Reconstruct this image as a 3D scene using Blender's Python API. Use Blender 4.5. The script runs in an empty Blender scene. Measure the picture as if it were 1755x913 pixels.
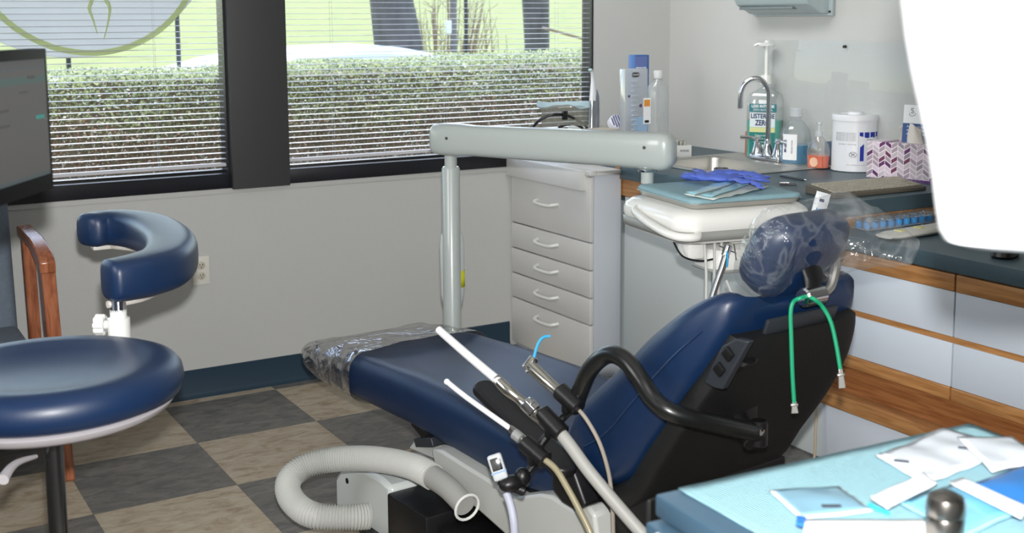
import bpy, bmesh, math, random
from mathutils import Vector, Matrix, noise
random.seed(7)
SC = bpy.context.scene
COL = SC.collection
PI = math.pi
V = Vector
# ------------------------------------------------------------------ camera
# world: X along the window wall to the right, Y towards the window wall, Z up, metres
F, CX, CY = 2036.74, 877.5, 306.77
CAM = V((-1.1335, -4.1548, 1.5212))
YAW, PITCH, ROLL = 0.535868, 0.133970, -0.0046011
cf = V((math.sin(YAW)*math.cos(PITCH), math.cos(YAW)*math.cos(PITCH), -math.sin(PITCH)))
_r = V((math.cos(YAW), -math.sin(YAW), 0)); _u = _r.cross(cf)
cr = _r*math.cos(ROLL) + _u*math.sin(ROLL)
cu = -_r*math.sin(ROLL) + _u*math.cos(ROLL)
cd = bpy.data.cameras.new('camera'); co = bpy.data.objects.new('camera', cd); COL.objects.link(co)
M = Matrix((cr, cu, -cf)).transposed().to_4x4(); M.translation = CAM
co.matrix_world = M
cd.sensor_width = 36; cd.sensor_fit = 'HORIZONTAL'; cd.lens = F*36/1755
cd.shift_y = -(456.5-CY)/1755
cd.clip_start = .02; cd.clip_end = 300
cd.dof.use_dof = True; cd.dof.focus_distance = 3.6; cd.dof.aperture_fstop = 5.6
SC.camera = co
SC.view_settings.view_transform = 'Standard'; SC.view_settings.look = 'None'
SC.view_settings.gamma = 1; SC.view_settings.exposure = 0.0
SC.view_settings.use_curve_mapping = False
def ray(x, y): return cf + cr*((x-CX)/F) - cu*((y-CY)/F)
def at(x, y, D): return CAM + ray(x, y)*D                     # point of the place at depth D
def on(x, y, ax, val):                                        # point of the place on a plane
    d = ray(x, y); i = 'XYZ'.index(ax); return CAM + d*((val-CAM[i])/d[i])
# ------------------------------------------------------------------ light
wd = bpy.data.worlds.new('sky'); SC.world = wd; wd.use_nodes = True
nt = wd.node_tree; bg = nt.nodes['Background']
st = nt.nodes.new('ShaderNodeTexSky'); st.sky_type = 'NISHITA'; st.sun_disc = False
st.sun_elevation = math.radians(52); st.sun_rotation = math.radians(20); st.air_density = 1.2
nt.links.new(st.outputs[0], bg.inputs[0]); bg.inputs[1].default_value = 0.66
def lamp(name, kind, loc, energy, color=(1,1,1), aim=None, **k):
    l = bpy.data.lights.new(name, kind); l.energy = energy; l.color = color
    for a, b in k.items(): setattr(l, a, b)
    o = bpy.data.objects.new(name, l); COL.objects.link(o); o.location = loc
    if aim is not None: o.rotation_euler = (V(aim)-V(loc)).to_track_quat('-Z', 'Y').to_euler()
    return o
lamp('sun', 'SUN', (6, 20, 20), 3.2, (1, .95, .86), aim=(0.5, 3.0, 0), angle=.012)
FL = CAM + cu*.115 + cr*.01
lamp('camera_flash', 'SPOT', FL, 410, (1, .985, .965), aim=FL+cf*5, spot_size=math.radians(95), spot_blend=.6, shadow_soft_size=.022)
lamp('added_fill', 'AREA', (1.35, -.25, 2.52), 9.5, (1, .99, .975), aim=(2.56, .05, 1.1), shape='RECTANGLE', size=1.2, size_y=.6, spread=1.9)  # added fill with no fixture, lifts the right wall near the corner
lamp('added_fill', 'AREA', (-2.2, -1.8, 2.0), 11, (1, 1, .985), aim=(2.56, -.9, 1.4), shape='RECTANGLE', size=1.2, size_y=1.2, spread=1.5)  # added fill from the left, brightens the right wall; no lamp stands there
lamp('added_fill', 'AREA', (-.6, -4.2, 2.55), 18, (1, .975, .94), aim=(-.6, -4.2, 0), shape='RECTANGLE', size=1.2, size_y=1.2)  # added overall fill above the camera, no fixture behind it
# ------------------------------------------------------------------ materials
MATS = {}
def srgb(c):
    return tuple(((v/255)/12.92 if v/255 <= .04045 else (((v/255)+.055)/1.055)**2.4) for v in c)
def mat(name, col, rough=.5, metal=0, bump=0, bscale=60, var=0, vscale=8, coat=0, spec=.5, sub=0, emit=0, stretch=None):
    if name in MATS: return MATS[name]
    m = bpy.data.materials.new(name); m.use_nodes = True; n = m.node_tree.nodes; L = m.node_tree.links
    b = n['Principled BSDF']; c = srgb(col)+(1,)
    b.inputs['Base Color'].default_value = c; b.inputs['Roughness'].default_value = rough
    b.inputs['Metallic'].default_value = metal; b.inputs['Coat Weight'].default_value = coat
    b.inputs['Coat Roughness'].default_value = .12 if 'vinyl' not in name else .3
    b.inputs['Specular IOR Level'].default_value = spec
    if emit: b.inputs['Emission Color'].default_value = c; b.inputs['Emission Strength'].default_value = emit
    tc = n.new('ShaderNodeTexCoord'); src = tc.outputs['Object']
    if stretch:
        mp = n.new('ShaderNodeMapping'); mp.inputs['Scale'].default_value = stretch; L.new(src, mp.inputs[0]); src = mp.outputs[0]
    if var:
        t = n.new('ShaderNodeTexNoise'); t.inputs['Scale'].default_value = vscale; t.inputs['Detail'].default_value = 6
        L.new(src, t.inputs['Vector'])
        r = n.new('ShaderNodeMapRange'); r.inputs[1].default_value = .3; r.inputs[2].default_value = .7
        r.inputs[3].default_value = 1-var; r.inputs[4].default_value = 1+var*.4; L.new(t.outputs[0], r.inputs[0])
        x = n.new('ShaderNodeMix'); x.data_type = 'RGBA'; x.blend_type = 'MULTIPLY'; x.inputs[0].default_value = 1
        x.inputs[6].default_value = c; L.new(r.outputs[0], x.inputs[7]); L.new(x.outputs[2], b.inputs['Base Color'])
    if bump:
        t = n.new('ShaderNodeTexNoise'); t.inputs['Scale'].default_value = bscale; t.inputs['Detail'].default_value = 5
        L.new(src, t.inputs['Vector'])
        bp = n.new('ShaderNodeBump'); bp.inputs['Strength'].default_value = bump; bp.inputs['Distance'].default_value = .01
        L.new(t.outputs[0], bp.inputs['Height']); L.new(bp.outputs[0], b.inputs['Normal'])
    MATS[name] = m; return m
def clear(name, tint=(253,254,254), gloss=.12, rough=.06, haze=0, hazecol=(230,235,240), bump=0, bscale=14, crease=0):
    """thin clear plastic: mostly transparent, a fresnel-weighted gloss, a little milky haze"""
    if name in MATS: return MATS[name]
    m = bpy.data.materials.new(name); m.use_nodes = True; n = m.node_tree.nodes; L = m.node_tree.links
    n.remove(n['Principled BSDF']); out = n['Material Output']
    tr = n.new('ShaderNodeBsdfTransparent'); tr.inputs[0].default_value = srgb(tint)+(1,)
    gl = n.new('ShaderNodeBsdfGlossy'); gl.inputs['Roughness'].default_value = rough
    df = n.new('ShaderNodeBsdfDiffuse'); df.inputs[0].default_value = srgb(hazecol)+(1,)
    lw = n.new('ShaderNodeLayerWeight'); lw.inputs[0].default_value = .35
    mr = n.new('ShaderNodeMapRange'); mr.inputs[3].default_value = gloss*.5; mr.inputs[4].default_value = min(1, gloss*4)
    L.new(lw.outputs['Facing'], mr.inputs[0])
    a = n.new('ShaderNodeMixShader'); a.inputs[0].default_value = haze; L.new(tr.outputs[0], a.inputs[1]); L.new(df.outputs[0], a.inputs[2])
    c = n.new('ShaderNodeMixShader'); L.new(mr.outputs[0], c.inputs[0]); L.new(a.outputs[0], c.inputs[1]); L.new(gl.outputs[0], c.inputs[2])
    L.new(c.outputs[0], out.inputs[0])
    if crease:
        t2 = n.new('ShaderNodeTexNoise'); t2.inputs['Scale'].default_value = bscale*.9; t2.inputs['Detail'].default_value = 2; t2.inputs['Distortion'].default_value = .8
        tc2 = n.new('ShaderNodeTexCoord'); L.new(tc2.outputs['Object'], t2.inputs['Vector'])
        s1 = n.new('ShaderNodeMath'); s1.operation = 'SUBTRACT'; s1.inputs[1].default_value = .5; L.new(t2.outputs[0], s1.inputs[0])
        s2 = n.new('ShaderNodeMath'); s2.operation = 'ABSOLUTE'; L.new(s1.outputs[0], s2.inputs[0])
        s3 = n.new('ShaderNodeMapRange'); s3.inputs[1].default_value = 0; s3.inputs[2].default_value = .05; s3.inputs[3].default_value = haze+crease; s3.inputs[4].default_value = haze; L.new(s2.outputs[0], s3.inputs[0])
        L.new(s3.outputs[0], a.inputs[0])
    if bump:
        t = n.new('ShaderNodeTexNoise'); t.inputs['Scale'].default_value = bscale; t.inputs['Detail'].default_value = 3; t.inputs['Distortion'].default_value = 1.5
        tc = n.new('ShaderNodeTexCoord'); L.new(tc.outputs['Object'], t.inputs['Vector'])
        bp = n.new('ShaderNodeBump'); bp.inputs['Strength'].default_value = bump; bp.inputs['Distance'].default_value = .03
        L.new(t.outputs[0], bp.inputs['Height']); L.new(bp.outputs[0], gl.inputs['Normal']); L.new(bp.outputs[0], df.inputs['Normal']); L.new(bp.outputs[0], lw.inputs['Normal'])
    MATS[name] = m; return m
def wood(name, c1, c2, axis_scale=(3, 3, 40), rough=.4):
    m = mat(name, c1, rough, coat=.2); n = m.node_tree.nodes; L = m.node_tree.links; b = n['Principled BSDF']
    tc = n.new('ShaderNodeTexCoord'); mp = n.new('ShaderNodeMapping'); mp.inputs['Scale'].default_value = axis_scale
    t = n.new('ShaderNodeTexNoise'); t.inputs['Scale'].default_value = 3; t.inputs['Detail'].default_value = 8; t.inputs['Distortion'].default_value = .6
    r = n.new('ShaderNodeValToRGB'); r.color_ramp.elements[0].color = srgb(c2)+(1,); r.color_ramp.elements[1].color = srgb(c1)+(1,)
    r.color_ramp.elements[0].position = .36; r.color_ramp.elements[1].position = .62
    L.new(tc.outputs['Object'], mp.inputs[0]); L.new(mp.outputs[0], t.inputs['Vector']); L.new(t.outputs[0], r.inputs[0]); L.new(r.outputs[0], b.inputs['Base Color'])
    return m
WALL = mat('wall_paint', (187,188,186), .85, bump=.12, bscale=220)
WHITE = mat('white_enamel', (206,212,210), .28, coat=.4)
WPLASTIC = mat('white_plastic', (222,224,220), .35, coat=.15)
LAM = mat('white_laminate', (212,212,210), .45)
BLUE = mat('navy_vinyl', (8,36,70), .44, bump=.04, bscale=500, coat=.12, spec=.5)
BLACK = mat('black_plastic', (16,16,18), .38, bump=.05, bscale=300)
CHROME = mat('chrome', (215,216,220), .09, 1)
STEEL = mat('brushed_steel', (186,185,180), .38, .85, bump=.06, bscale=90, stretch=(1,20,1))
OAK = wood('oak', (182,132,82), (152,104,58), (30, 2, 30))
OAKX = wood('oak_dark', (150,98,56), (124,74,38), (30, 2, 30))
TEAL = mat('blue_grey_laminate', (66,86,95), .42, var=.06, vscale=40)
BASEB = mat('vinyl_baseboard', (24,50,68), .5)
FRAME = mat('dark_window_frame', (55,56,57), .6)
FRAME2 = mat('black_window_frame', (22,23,30), .35)
# ------------------------------------------------------------------ mesh builder
CHECKW = {}
class MB:
    def __init__(s, M=None): s.bm = bmesh.new(); s.M = M
    def _merge(s, b2):
        me = bpy.data.meshes.new('tmp'); b2.to_mesh(me); b2.free(); s.bm.from_mesh(me); bpy.data.meshes.remove(me); return s
    def box(s, x0, x1, y0, y1, z0, z1, bev=0, M=None, seg=2):
        b = bmesh.new(); bmesh.ops.create_cube(b, size=1)
        for v in b.verts: v.co = V(((x0+x1)/2+v.co.x*(x1-x0), (y0+y1)/2+v.co.y*(y1-y0), (z0+z1)/2+v.co.z*(z1-z0)))
        if bev: bmesh.ops.bevel(b, geom=list(b.edges), offset=bev, segments=seg, profile=.5, affect='EDGES')
        if M: b.transform(M)
        return s._merge(b)
    def rings(s, R, cap=True, closed=True, loop=False):
        b = s.bm; vs = [[b.verts.new(p) for p in r] for r in R]; n = len(vs[0])
        m = len(vs) if loop else len(vs)-1
        for i in range(m):
            A, B = vs[i], vs[(i+1) % len(vs)]
            for j in range(n if closed else n-1):
                k = (j+1) % n; b.faces.new((A[j], A[k], B[k], B[j]))
        if cap and not loop and closed:
            b.faces.new(list(reversed(vs[0]))); b.faces.new(vs[-1])
        return s
    def lathe(s, prof, o=(0,0,0), axis=None, n=24, sx=1, sy=1):
        """prof: list of (r, h) from bottom to top"""
        o = V(o); q = V((0,0,1)).rotation_difference(V(axis)) if axis is not None else None
        R = []
        for r, h in prof:
            ring = []
            for k in range(n):
                a = 2*PI*k/n; p = V((max(r, 1e-4)*math.cos(a)*sx, max(r, 1e-4)*math.sin(a)*sy, h))
                if q: p = q @ p
                ring.append(o+p)
            R.append(ring)
        return s.rings(R)
    def cyl(s, p0, p1, r0, r1=None, n=20, bev=0):
        p0, p1 = V(p0), V(p1); h = (p1-p0).length; r1 = r0 if r1 is None else r1
        pr = [(r0, 0), (r1, h)] if not bev else [(r0-bev, 0), (r0, bev), (r1, h-bev), (r1-bev, h)]
        return s.lathe(pr, p0, p1-p0, n)
    def tube(s, pts, r, n=12, smooth=6, rr=None, closed=False):
        P = spline(pts, smooth, closed) if smooth > 1 else [V(p) for p in pts]
        m = len(P); R = []; up = None
        for i, p in enumerate(P):
            if closed: t = (P[(i+1) % m]-P[i-1]).normalized()
            else: t = (P[min(i+1, m-1)]-P[max(i-1, 0)]).normalized()
            if up is None:
                up = V((0,0,1)) if abs(t.z) < .9 else V((1,0,0))
            sd = t.cross(up).normalized(); up = sd.cross(t).normalized()
            rad = r(i/(m-1)) if callable(r) else r
            R.append([p + (sd*math.cos(2*PI*k/n) + up*math.sin(2*PI*k/n))*rad for k in range(n)])
        return s.rings(R, cap=not closed, loop=closed)
    def ball(s, c, rx, ry=None, rz=None, n=16, M=None):
        b = bmesh.new(); bmesh.ops.create_uvsphere(b, u_segments=n, v_segments=max(8, n//2+2), radius=1)
        b.transform(Matrix.Translation(c) @ (M or Matrix.Identity(4)) @ Matrix.Diagonal((rx, ry or rx, rz or rx, 1)))
        return s._merge(b)
    def poly(s, pts, ext):
        """closed outline extruded by vector ext"""
        b = s.bm; e = V(ext); A = [b.verts.new(V(p)) for p in pts]; B = [b.verts.new(V(p)+e) for p in pts]; n = len(A)
        b.faces.new(list(reversed(A))); b.faces.new(B)
        for i in range(n): b.faces.new((A[i], A[(i+1) % n], B[(i+1) % n], B[i]))
        return s
    def grid(s, f, nu, nv, thick=0):
        b = s.bm; vs = [[b.verts.new(f(i/nu, j/nv)) for j in range(nv+1)] for i in range(nu+1)]
        for i in range(nu):
            for j in range(nv): b.faces.new((vs[i][j], vs[i+1][j], vs[i+1][j+1], vs[i][j+1]))
        return s
    def quad(s, *p):
        s.bm.faces.new([s.bm.verts.new(V(q)) for q in p]); return s
    def build(s, name, m, parent=None, smooth=True, label=None, cat=None, group=None, kind=None, sub=0, solid=0, angle=35, bevel=0):
        bm = s.bm
        if s.M is not None: bm.transform(s.M)
        bmesh.ops.recalc_face_normals(bm, faces=list(bm.faces))
        me = bpy.data.meshes.new(name)
        o = bpy.data.objects.new(name, me); COL.objects.link(o)
        if parent is not None:
            root = parent
            while root.parent: root = root.parent
            bm.transform(root.matrix_basis.inverted()); o.parent = parent
        elif kind != 'structure' and len(bm.verts):
            xs = [v.co for v in bm.verts]; lo = [min(c[i] for c in xs) for i in range(3)]; hi = [max(c[i] for c in xs) for i in range(3)]
            base = V(((lo[0]+hi[0])/2, (lo[1]+hi[1])/2, lo[2])); bm.transform(Matrix.Translation(-base)); o.location = base
        if smooth:
            for f in bm.faces: f.smooth = True
            for e in bm.edges:
                if len(e.link_faces) == 2 and e.calc_face_angle(0) > math.radians(angle): e.smooth = False
        bm.to_mesh(me); bm.free()
        if m: me.materials.append(m)
        if bevel:
            md = o.modifiers.new('bevel', 'BEVEL'); md.width = bevel; md.segments = 2; md.limit_method = 'ANGLE'
        if sub:
            md = o.modifiers.new('sub', 'SUBSURF'); md.levels = md.render_levels = sub
        if solid:
            md = o.modifiers.new('solid', 'SOLIDIFY'); md.thickness = solid; md.offset = 0
        tag(o, label, cat, group, kind); return o
def spline(pts, n=6, closed=False):
    P = [V(p) for p in pts]; out = []; m = len(P)
    for i in range(m if closed else m-1):
        g = (lambda k: P[k % m]) if closed else (lambda k: P[max(0, min(m-1, k))])
        a, b, c, d = g(i-1), g(i), g(i+1), g(i+2)
        for k in range(n):
            t = k/n; out.append(.5*((2*b) + (c-a)*t + (2*a-5*b+4*c-d)*t*t + (3*b-a-3*c+d)*t**3))
    if not closed: out.append(P[-1])
    return out
def tag(o, label=None, cat=None, group=None, kind=None):
    if label: o['label'] = label
    if cat: o['category'] = cat
    if group: o['group'] = group
    if kind: o['kind'] = kind
    return o
def thing(name, label, cat, loc, group=None, rot=0):
    o = bpy.data.objects.new(name, None); COL.objects.link(o); o.location = V(loc); o.rotation_euler = (0, 0, rot)
    o.empty_display_size = .05
    bpy.context.view_layer.update()
    return tag(o, label, cat, group)
def frame(o, x, z):
    """matrix with local x along x, local z along z"""
    x = V(x).normalized(); z = V(z); z = (z - x*z.dot(x)).normalized(); y = z.cross(x)
    m = Matrix((x, y, z)).transposed().to_4x4(); m.translation = V(o); return m
def text(name, s, m, M, size, parent, w=None, ext=.0003, bold=0):
    """lettering as a thin mesh; M places it: text x runs along local x, up along local y"""
    c = bpy.data.curves.new(name, 'FONT'); c.body = s; c.size = size; c.extrude = ext; c.align_x = 'CENTER'; c.align_y = 'CENTER'; c.offset = bold
    t = bpy.data.objects.new('tmp', c); COL.objects.link(t); bpy.context.view_layer.update()
    me = bpy.data.meshes.new_from_object(t.evaluated_get(bpy.context.evaluated_depsgraph_get()))
    wid = t.dimensions.x; bpy.data.objects.remove(t); bpy.data.curves.remove(c)
    if w and wid > 0: me.transform(Matrix.Diagonal((w/wid, 1, 1, 1)))
    me.transform(M); root = parent
    while root.parent: root = root.parent
    me.transform(root.matrix_basis.inverted())
    me.materials.clear(); me.materials.append(m); me.name = name
    o = bpy.data.objects.new(name, me); COL.objects.link(o); o.parent = parent; return o
def wrap_text(o, axis_xy, r, ref):
    """bend flat lettering (a part) round an upright can of radius r"""
    return o
# ------------------------------------------------------------------ the setting
YW, XW, YB, XL, ZC = .53, 2.56, -5.4, -2.4, 2.6
SILL, HEAD = .848, 2.25
def struct(mb, name, m, **k): return mb.build(name, m, kind='structure', **k)
# vinyl floor tiles, 18 inch, checkered
fm = bpy.data.materials.new('checker_vinyl'); fm.use_nodes = True; n = fm.node_tree.nodes; L = fm.node_tree.links; b = n['Principled BSDF']
tc = n.new('ShaderNodeTexCoord'); sp = n.new('ShaderNodeSeparateXYZ'); L.new(tc.outputs['Object'], sp.inputs[0])
def mth(op, a, b2=None):
    q = n.new('ShaderNodeMath'); q.operation = op
    for i, v in enumerate((a, b2)):
        if v is None: continue
        if isinstance(v, (int, float)): q.inputs[i].default_value = v
        else: L.new(v, q.inputs[i])
    return q.outputs[0]
T = .4572
fx, fy = mth('FLOOR', mth('DIVIDE', sp.outputs[0], T)), mth('FLOOR', mth('DIVIDE', sp.outputs[1], T))
par = mth('FLOORED_MODULO', mth('ADD', fx, fy), 2)
def marble(c1, c2, c3, seed):
    mp = n.new('ShaderNodeMapping'); mp.inputs['Scale'].default_value = (5, 11, 1); mp.inputs['Location'].default_value = (seed, 0, 0); L.new(tc.outputs['Object'], mp.inputs[0])
    t = n.new('ShaderNodeTexNoise'); t.inputs['Scale'].default_value = 2.2; t.inputs['Detail'].default_value = 9; t.inputs['Roughness'].default_value = .68; t.inputs['Distortion'].default_value = .8
    L.new(mp.outputs[0], t.inputs['Vector'])
    r = n.new('ShaderNodeValToRGB'); e = r.color_ramp.elements; e[0].color = srgb(c1)+(1,); e[1].color = srgb(c3)+(1,); e[0].position = .33; e[1].position = .7
    k = e.new(.5); k.color = srgb(c2)+(1,); L.new(t.outputs[0], r.inputs[0]); return r.outputs[0]
dk, lt = marble((88,88,88), (111,110,108), (138,133,125), 0), marble((152,134,112), (180,167,147), (194,188,172), 7)
mx = n.new('ShaderNodeMix'); mx.data_type = 'RGBA'; L.new(par, mx.inputs[0]); L.new(dk, mx.inputs[6]); L.new(lt, mx.inputs[7])
ex = mth('ABSOLUTE', mth('SUBTRACT', mth('FRACT', mth('DIVIDE', sp.outputs[0], T)), .5)); ey = mth('ABSOLUTE', mth('SUBTRACT', mth('FRACT', mth('DIVIDE', sp.outputs[1], T)), .5))
seam = mth('MULTIPLY', mth('GREATER_THAN', mth('MAXIMUM', ex, ey), .4965), .35)
m2 = n.new('ShaderNodeMix'); m2.data_type = 'RGBA'; L.new(seam, m2.inputs[0]); L.new(mx.outputs[2], m2.inputs[6]); m2.inputs[7].default_value = srgb((60,56,50))+(1,)
L.new(m2.outputs[2], b.inputs['Base Color']); b.inputs['Roughness'].default_value = .42; b.inputs['Specular IOR Level'].default_value = .35
struct(MB().box(XL-.1, XW+.1, YB-.1, YW+.15, -.08, 0), 'floor', fm, smooth=False)
struct(MB().box(XL-.1, XW+.1, YB-.1, YW+.15, ZC, ZC+.1), 'ceiling', mat('ceiling_white', (225,224,220), .9), smooth=False)
W1, W2 = (-1.75, .324), (.565, 2.10)
w = MB(); w.box(XL-.1, XW+.15, YW, YW+.085, 0, SILL); w.box(XL-.1, XW+.15, YW, YW+.085, HEAD, ZC)
w.box(XL-.1, W1[0], YW, YW+.085, SILL, HEAD); w.box(W2[1], XW+.15, YW, YW+.085, SILL, HEAD)
struct(w, 'wall_back', WALL, smooth=False)
struct(MB().box(XW, XW+.15, YB, YW+.15, 0, ZC), 'wall_right', WALL, smooth=False)
struct(MB().box(XL-.15, XL, YB, YW+.15, 0, ZC), 'wall_left', WALL, smooth=False)
struct(MB().box(XL-.1, XW+.15, YB-.15, YB, 0, ZC), 'wall_front', WALL, smooth=False)
bb = MB(); prof = [(YW, 0), (YW-.022, 0), (YW-.012, .008), (YW-.006, .022), (YW-.005, .112), (YW, .116)]
bb.rings([[V((x, p[0], p[1])) for p in prof] for x in (XL, 1.63)]); struct(bb, 'baseboard_back', BASEB)
struct(MB().box(XL, 1.63, YW-.005, YW, .826, SILL, bev=.0015), 'trim_1', WALL)
struct(MB().box(W1[1], W2[0], YW-.03, YW+.095, SILL-.004, HEAD, bev=.002), 'trim_2', FRAME)
GLASS = clear('window_glass', gloss=.035, rough=.01)
BLIND = mat('blind_aluminium', (200,200,205), .5)
for i, (a, c) in enumerate((W1, W2)):
    f = MB(); f.box(a, c, YW-.012, YW+.035, SILL, SILL+.06, bev=.002); f.box(a, c, YW+.035, YW+.08, SILL, SILL+.072, bev=.002)
    f.box(a, c, YW, YW+.08, HEAD-.05, HEAD); f.box(c-.010, c, YW-.002, YW+.08, SILL+.06, HEAD); f.box(a, a+.010, YW-.002, YW+.08, SILL+.06, HEAD)
    wo = struct(f, 'window_%d' % (i+1), FRAME2)
    MB().box(a+.01, c-.01, YW+.055, YW+.060, SILL+.07, HEAD-.05).build('pane', GLASS, wo, smooth=False)
    # venetian blind of this window
    x0, x1 = a+.012, c-.013
    bl = thing('venetian_blind', ['white aluminium mini blind hanging in the left window behind the monitor', 'white aluminium mini blind hanging in the right window behind the white delivery arm'][i], 'blind', ((x0+x1)/2, YW+.04, .93), 'open mini blinds in the two windows')
    s = MB(); zs = .9665; k = 0
    while zs < HEAD-.09:
        s.box(x0, x1, -.0125, .0125, -.0006, .0006, M=Matrix.Translation((0, YW+.020, zs)) @ Matrix.Rotation(math.radians(3), 4, 'X')); zs += .0232
    s.build('slats', BLIND, bl, smooth=False)
    MB().box(x0, x1, YW+.008, YW+.034, .935, .949, bev=.003).build('bottom_rail', BLIND, bl)
    MB().box(x0, x1, YW+.005, YW+.035, HEAD-.085, HEAD-.055).build('head_rail', BLIND, bl)
    for q in (.13, .5, .87) if i == 0 else (.135, .49, .88):
        x = x0+(x1-x0)*q; c2 = MB()
        for yy in (YW+.007, YW+.033): c2.cyl((x, yy, .945), (x, yy, HEAD-.07), .0006, n=6)
        c2.build('ladder_cord', BLIND, bl)
    if i == 1: MB().box(x0-.006, x0+.012, YW+.014, YW+.026, .944, .950).build('hold_down_clip', BLACK, bl)
# round office sign on the left pane
sc = on(115, -167, 'Y', YW+.078); R = .592*1.02
R = .58; sg = thing('window_sign', 'round white sign with lime ring on the left window pane', 'sign', sc-V((0,0,R)))
def leafmat(name, c, rough=.35, tl=.45):
    m = mat(name, c, rough, var=.15, vscale=3); n = m.node_tree.nodes; L = m.node_tree.links; b = n['Principled BSDF']
    t = n.new('ShaderNodeBsdfTranslucent'); t.inputs[0].default_value = srgb(tuple(min(255, v*1.25) for v in c))+(1,); x = n.new('ShaderNodeMixShader'); x.inputs[0].default_value = tl
    L.new(b.outputs[0], x.inputs[1]); L.new(t.outputs[0], x.inputs[2]); L.new(x.outputs[0], n['Material Output'].inputs[0]); return m
SIGNW = leafmat('sign_white', (216,216,220), .7, .5); LIME = leafmat('sign_lime', (214,230,170), .6, .3)
MB().cyl(sc, sc+V((0,.006,0)), R, n=72).build('disc', SIGNW, sg, smooth=False)
def ringm(r0, r1, y, cx=0, cz=0):
    m = MB(); N = 72
    return m.rings([[sc+V((cx+r*math.cos(2*PI*k/N), y, cz+r*math.sin(2*PI*k/N))) for k in range(N)] for r, y in ((r0, y), (r1, y), (r1, y-.0012), (r0, y-.0012))], loop=True)
ringm(.420, .442, -.001, .065, -.131).build('ring', LIME, sg, smooth=False)
for pts in ([(158,-30),(157,0),(153,15),(160,35),(167,58)], [(172,-30),(182,0),(188,13),(186,35),(178,68)]):
    MB().tube([on(x, y, 'Y', YW+.0765) for x, y in pts], lambda t: .0085*(1-t)+.0015, n=8).build('logo_stroke', LIME, sg)
text('lettering', 'S', mat('sign_ink', (60,62,70), .7), frame(on(22, -16, 'Y', YW+.0765), (1,0,0), (0,-1,0)), .11, sg)
text('lettering', 'dental', mat('sign_ink', (60,62,70), .7), frame(on(103, -15, 'Y', YW+.0765), (1,0,0), (0,-1,0)), .10, sg, w=.13)
# ------------------------------------------------------------------ outdoors
struct(MB().box(XL-.6, XW+1.2, YW+.085, YW+1.25, 2.62, 2.75), 'sun_block_slab', mat('sun_block_grey', (150,145,138), .8), smooth=False)  # unseen overhang added to keep direct sun out of the room
LAWN = mat('lawn_grass', (146,150,78), .9, var=.22, vscale=1.6, bump=.3, bscale=30)
def lawn(u, v):
    y = .7+v**2*75; x = -22+u*75
    return V((x, y, -.2 + max(0, y-9)*.075 + .05*noise.noise(V((x*.3, y*.3, 0)))))
tag(MB().grid(lawn, 40, 50).build('lawn', LAWN), 'bright sunlit lawn rising beyond the hedge', 'grass', kind='stuff')
def leaves(name, cnt, sampler, mats, size, label, cat, twigs=None, kind=None, group=None, parent=None):
    vs, fs, mi = [], [], []
    for _ in range(cnt):
        p, k, sc_ = sampler()
        n1 = V((random.gauss(0,1), random.gauss(0,1)-.3, random.gauss(0,1)+.6)).normalized(); t = n1.orthogonal().normalized()
        t = Matrix.Rotation(random.random()*6.28, 3, n1) @ t; s2 = n1.cross(t); l = size*sc_*random.uniform(.6, 1.3); w_ = l*.32
        i = len(vs); vs += [p-t*l*.5, p+s2*w_, p+t*l*.5+n1*l*.12, p-s2*w_]; fs.append((i, i+1, i+2, i+3)); mi.append(k)
    me = bpy.data.meshes.new(name); me.from_pydata([tuple(v) for v in vs], [], fs)
    for m in mats: me.materials.append(m)
    me.polygons.foreach_set('material_index', mi)
    o = bpy.data.objects.new(name, me); COL.objects.link(o)
    if parent: o.parent = parent; me.transform(parent.matrix_basis.inverted())
    return tag(o, label, cat, group, kind)
G1 = leafmat('leaf_green', (176,182,138)); G2 = leafmat('leaf_dark_green', (112,124,98)); G3 = leafmat('leaf_dry', (206,184,170)); G4 = leafmat('leaf_red', (176,128,112)); G5 = leafmat('leaf_pale', (250,250,246), .3, .5)
TWIG = mat('twig_bark', (150,122,104), .8, var=.2, vscale=30)
hd_ = thing('hedge', 'clipped leafy hedge with brown twiggy base outside the windows', 'hedge', (1.6, 2.4, -.2))
def htop(x): return 1.245+.018*x + .03*noise.noise(V((x*2.2, 0, 3)))
def hs():
    x = random.uniform(-1.9, 5.0); zt = htop(x)
    if random.random() < .3:
        y = random.uniform(1.9, 3.0); z = zt-abs(random.gauss(0, .025)); k = random.choice((0,0,0,1))
        return V((x, y, z)), k, 1
    z = zt - random.random()**1.15*.85; y = 1.98 + .14*noise.noise(V((x*2.5, z*3.5, 1))) + abs(random.gauss(0, .09))
    d = zt-z + .16*noise.noise(V((x*1.7, z*1.5, 9)))
    if d < .26: k = random.choice((0,0,0,1,1,1,5,4,0))
    elif d < .42: k = random.choice((0,1,1,3,2,4,1,2))
    else: k = random.choice((2,2,4,4,1,3,2,4,3))
    if k == 5: k = 0
    if d > .36 and random.random() < .3: return hs()
    return V((x, y, z)), k, 1 if d < .3 else .8
leaves('foliage', 90000, hs, (G1, G2, G3, G4, G5), .0185, None, None, parent=hd_)
tw = MB()
for _ in range(900):
    x = random.uniform(-1.8, 4.9); y = random.uniform(2.02, 2.25); z0 = random.uniform(-.2, .5); h = random.uniform(.4, .75)
    p = V((x, y, z0)); q = V((x+random.gauss(0, .09), y+random.gauss(0,.05), min(z0+h, 1.2)))
    tw.tube([p, (p+q)/2+V((random.gauss(0,.02), 0, 0)), q], lambda t: .0045*(1-t)+.0018, n=4, smooth=2)
tw.build('twigs', TWIG, hd_)
def core(t, s): return 0
cm = MB().box(-1.85, 4.95, 2.28, 2.9, -.2, 1.2); cm.build('inner_growth', mat('hedge_core', (138,122,104), .95, var=.4, vscale=14), hd_, smooth=False)
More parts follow.
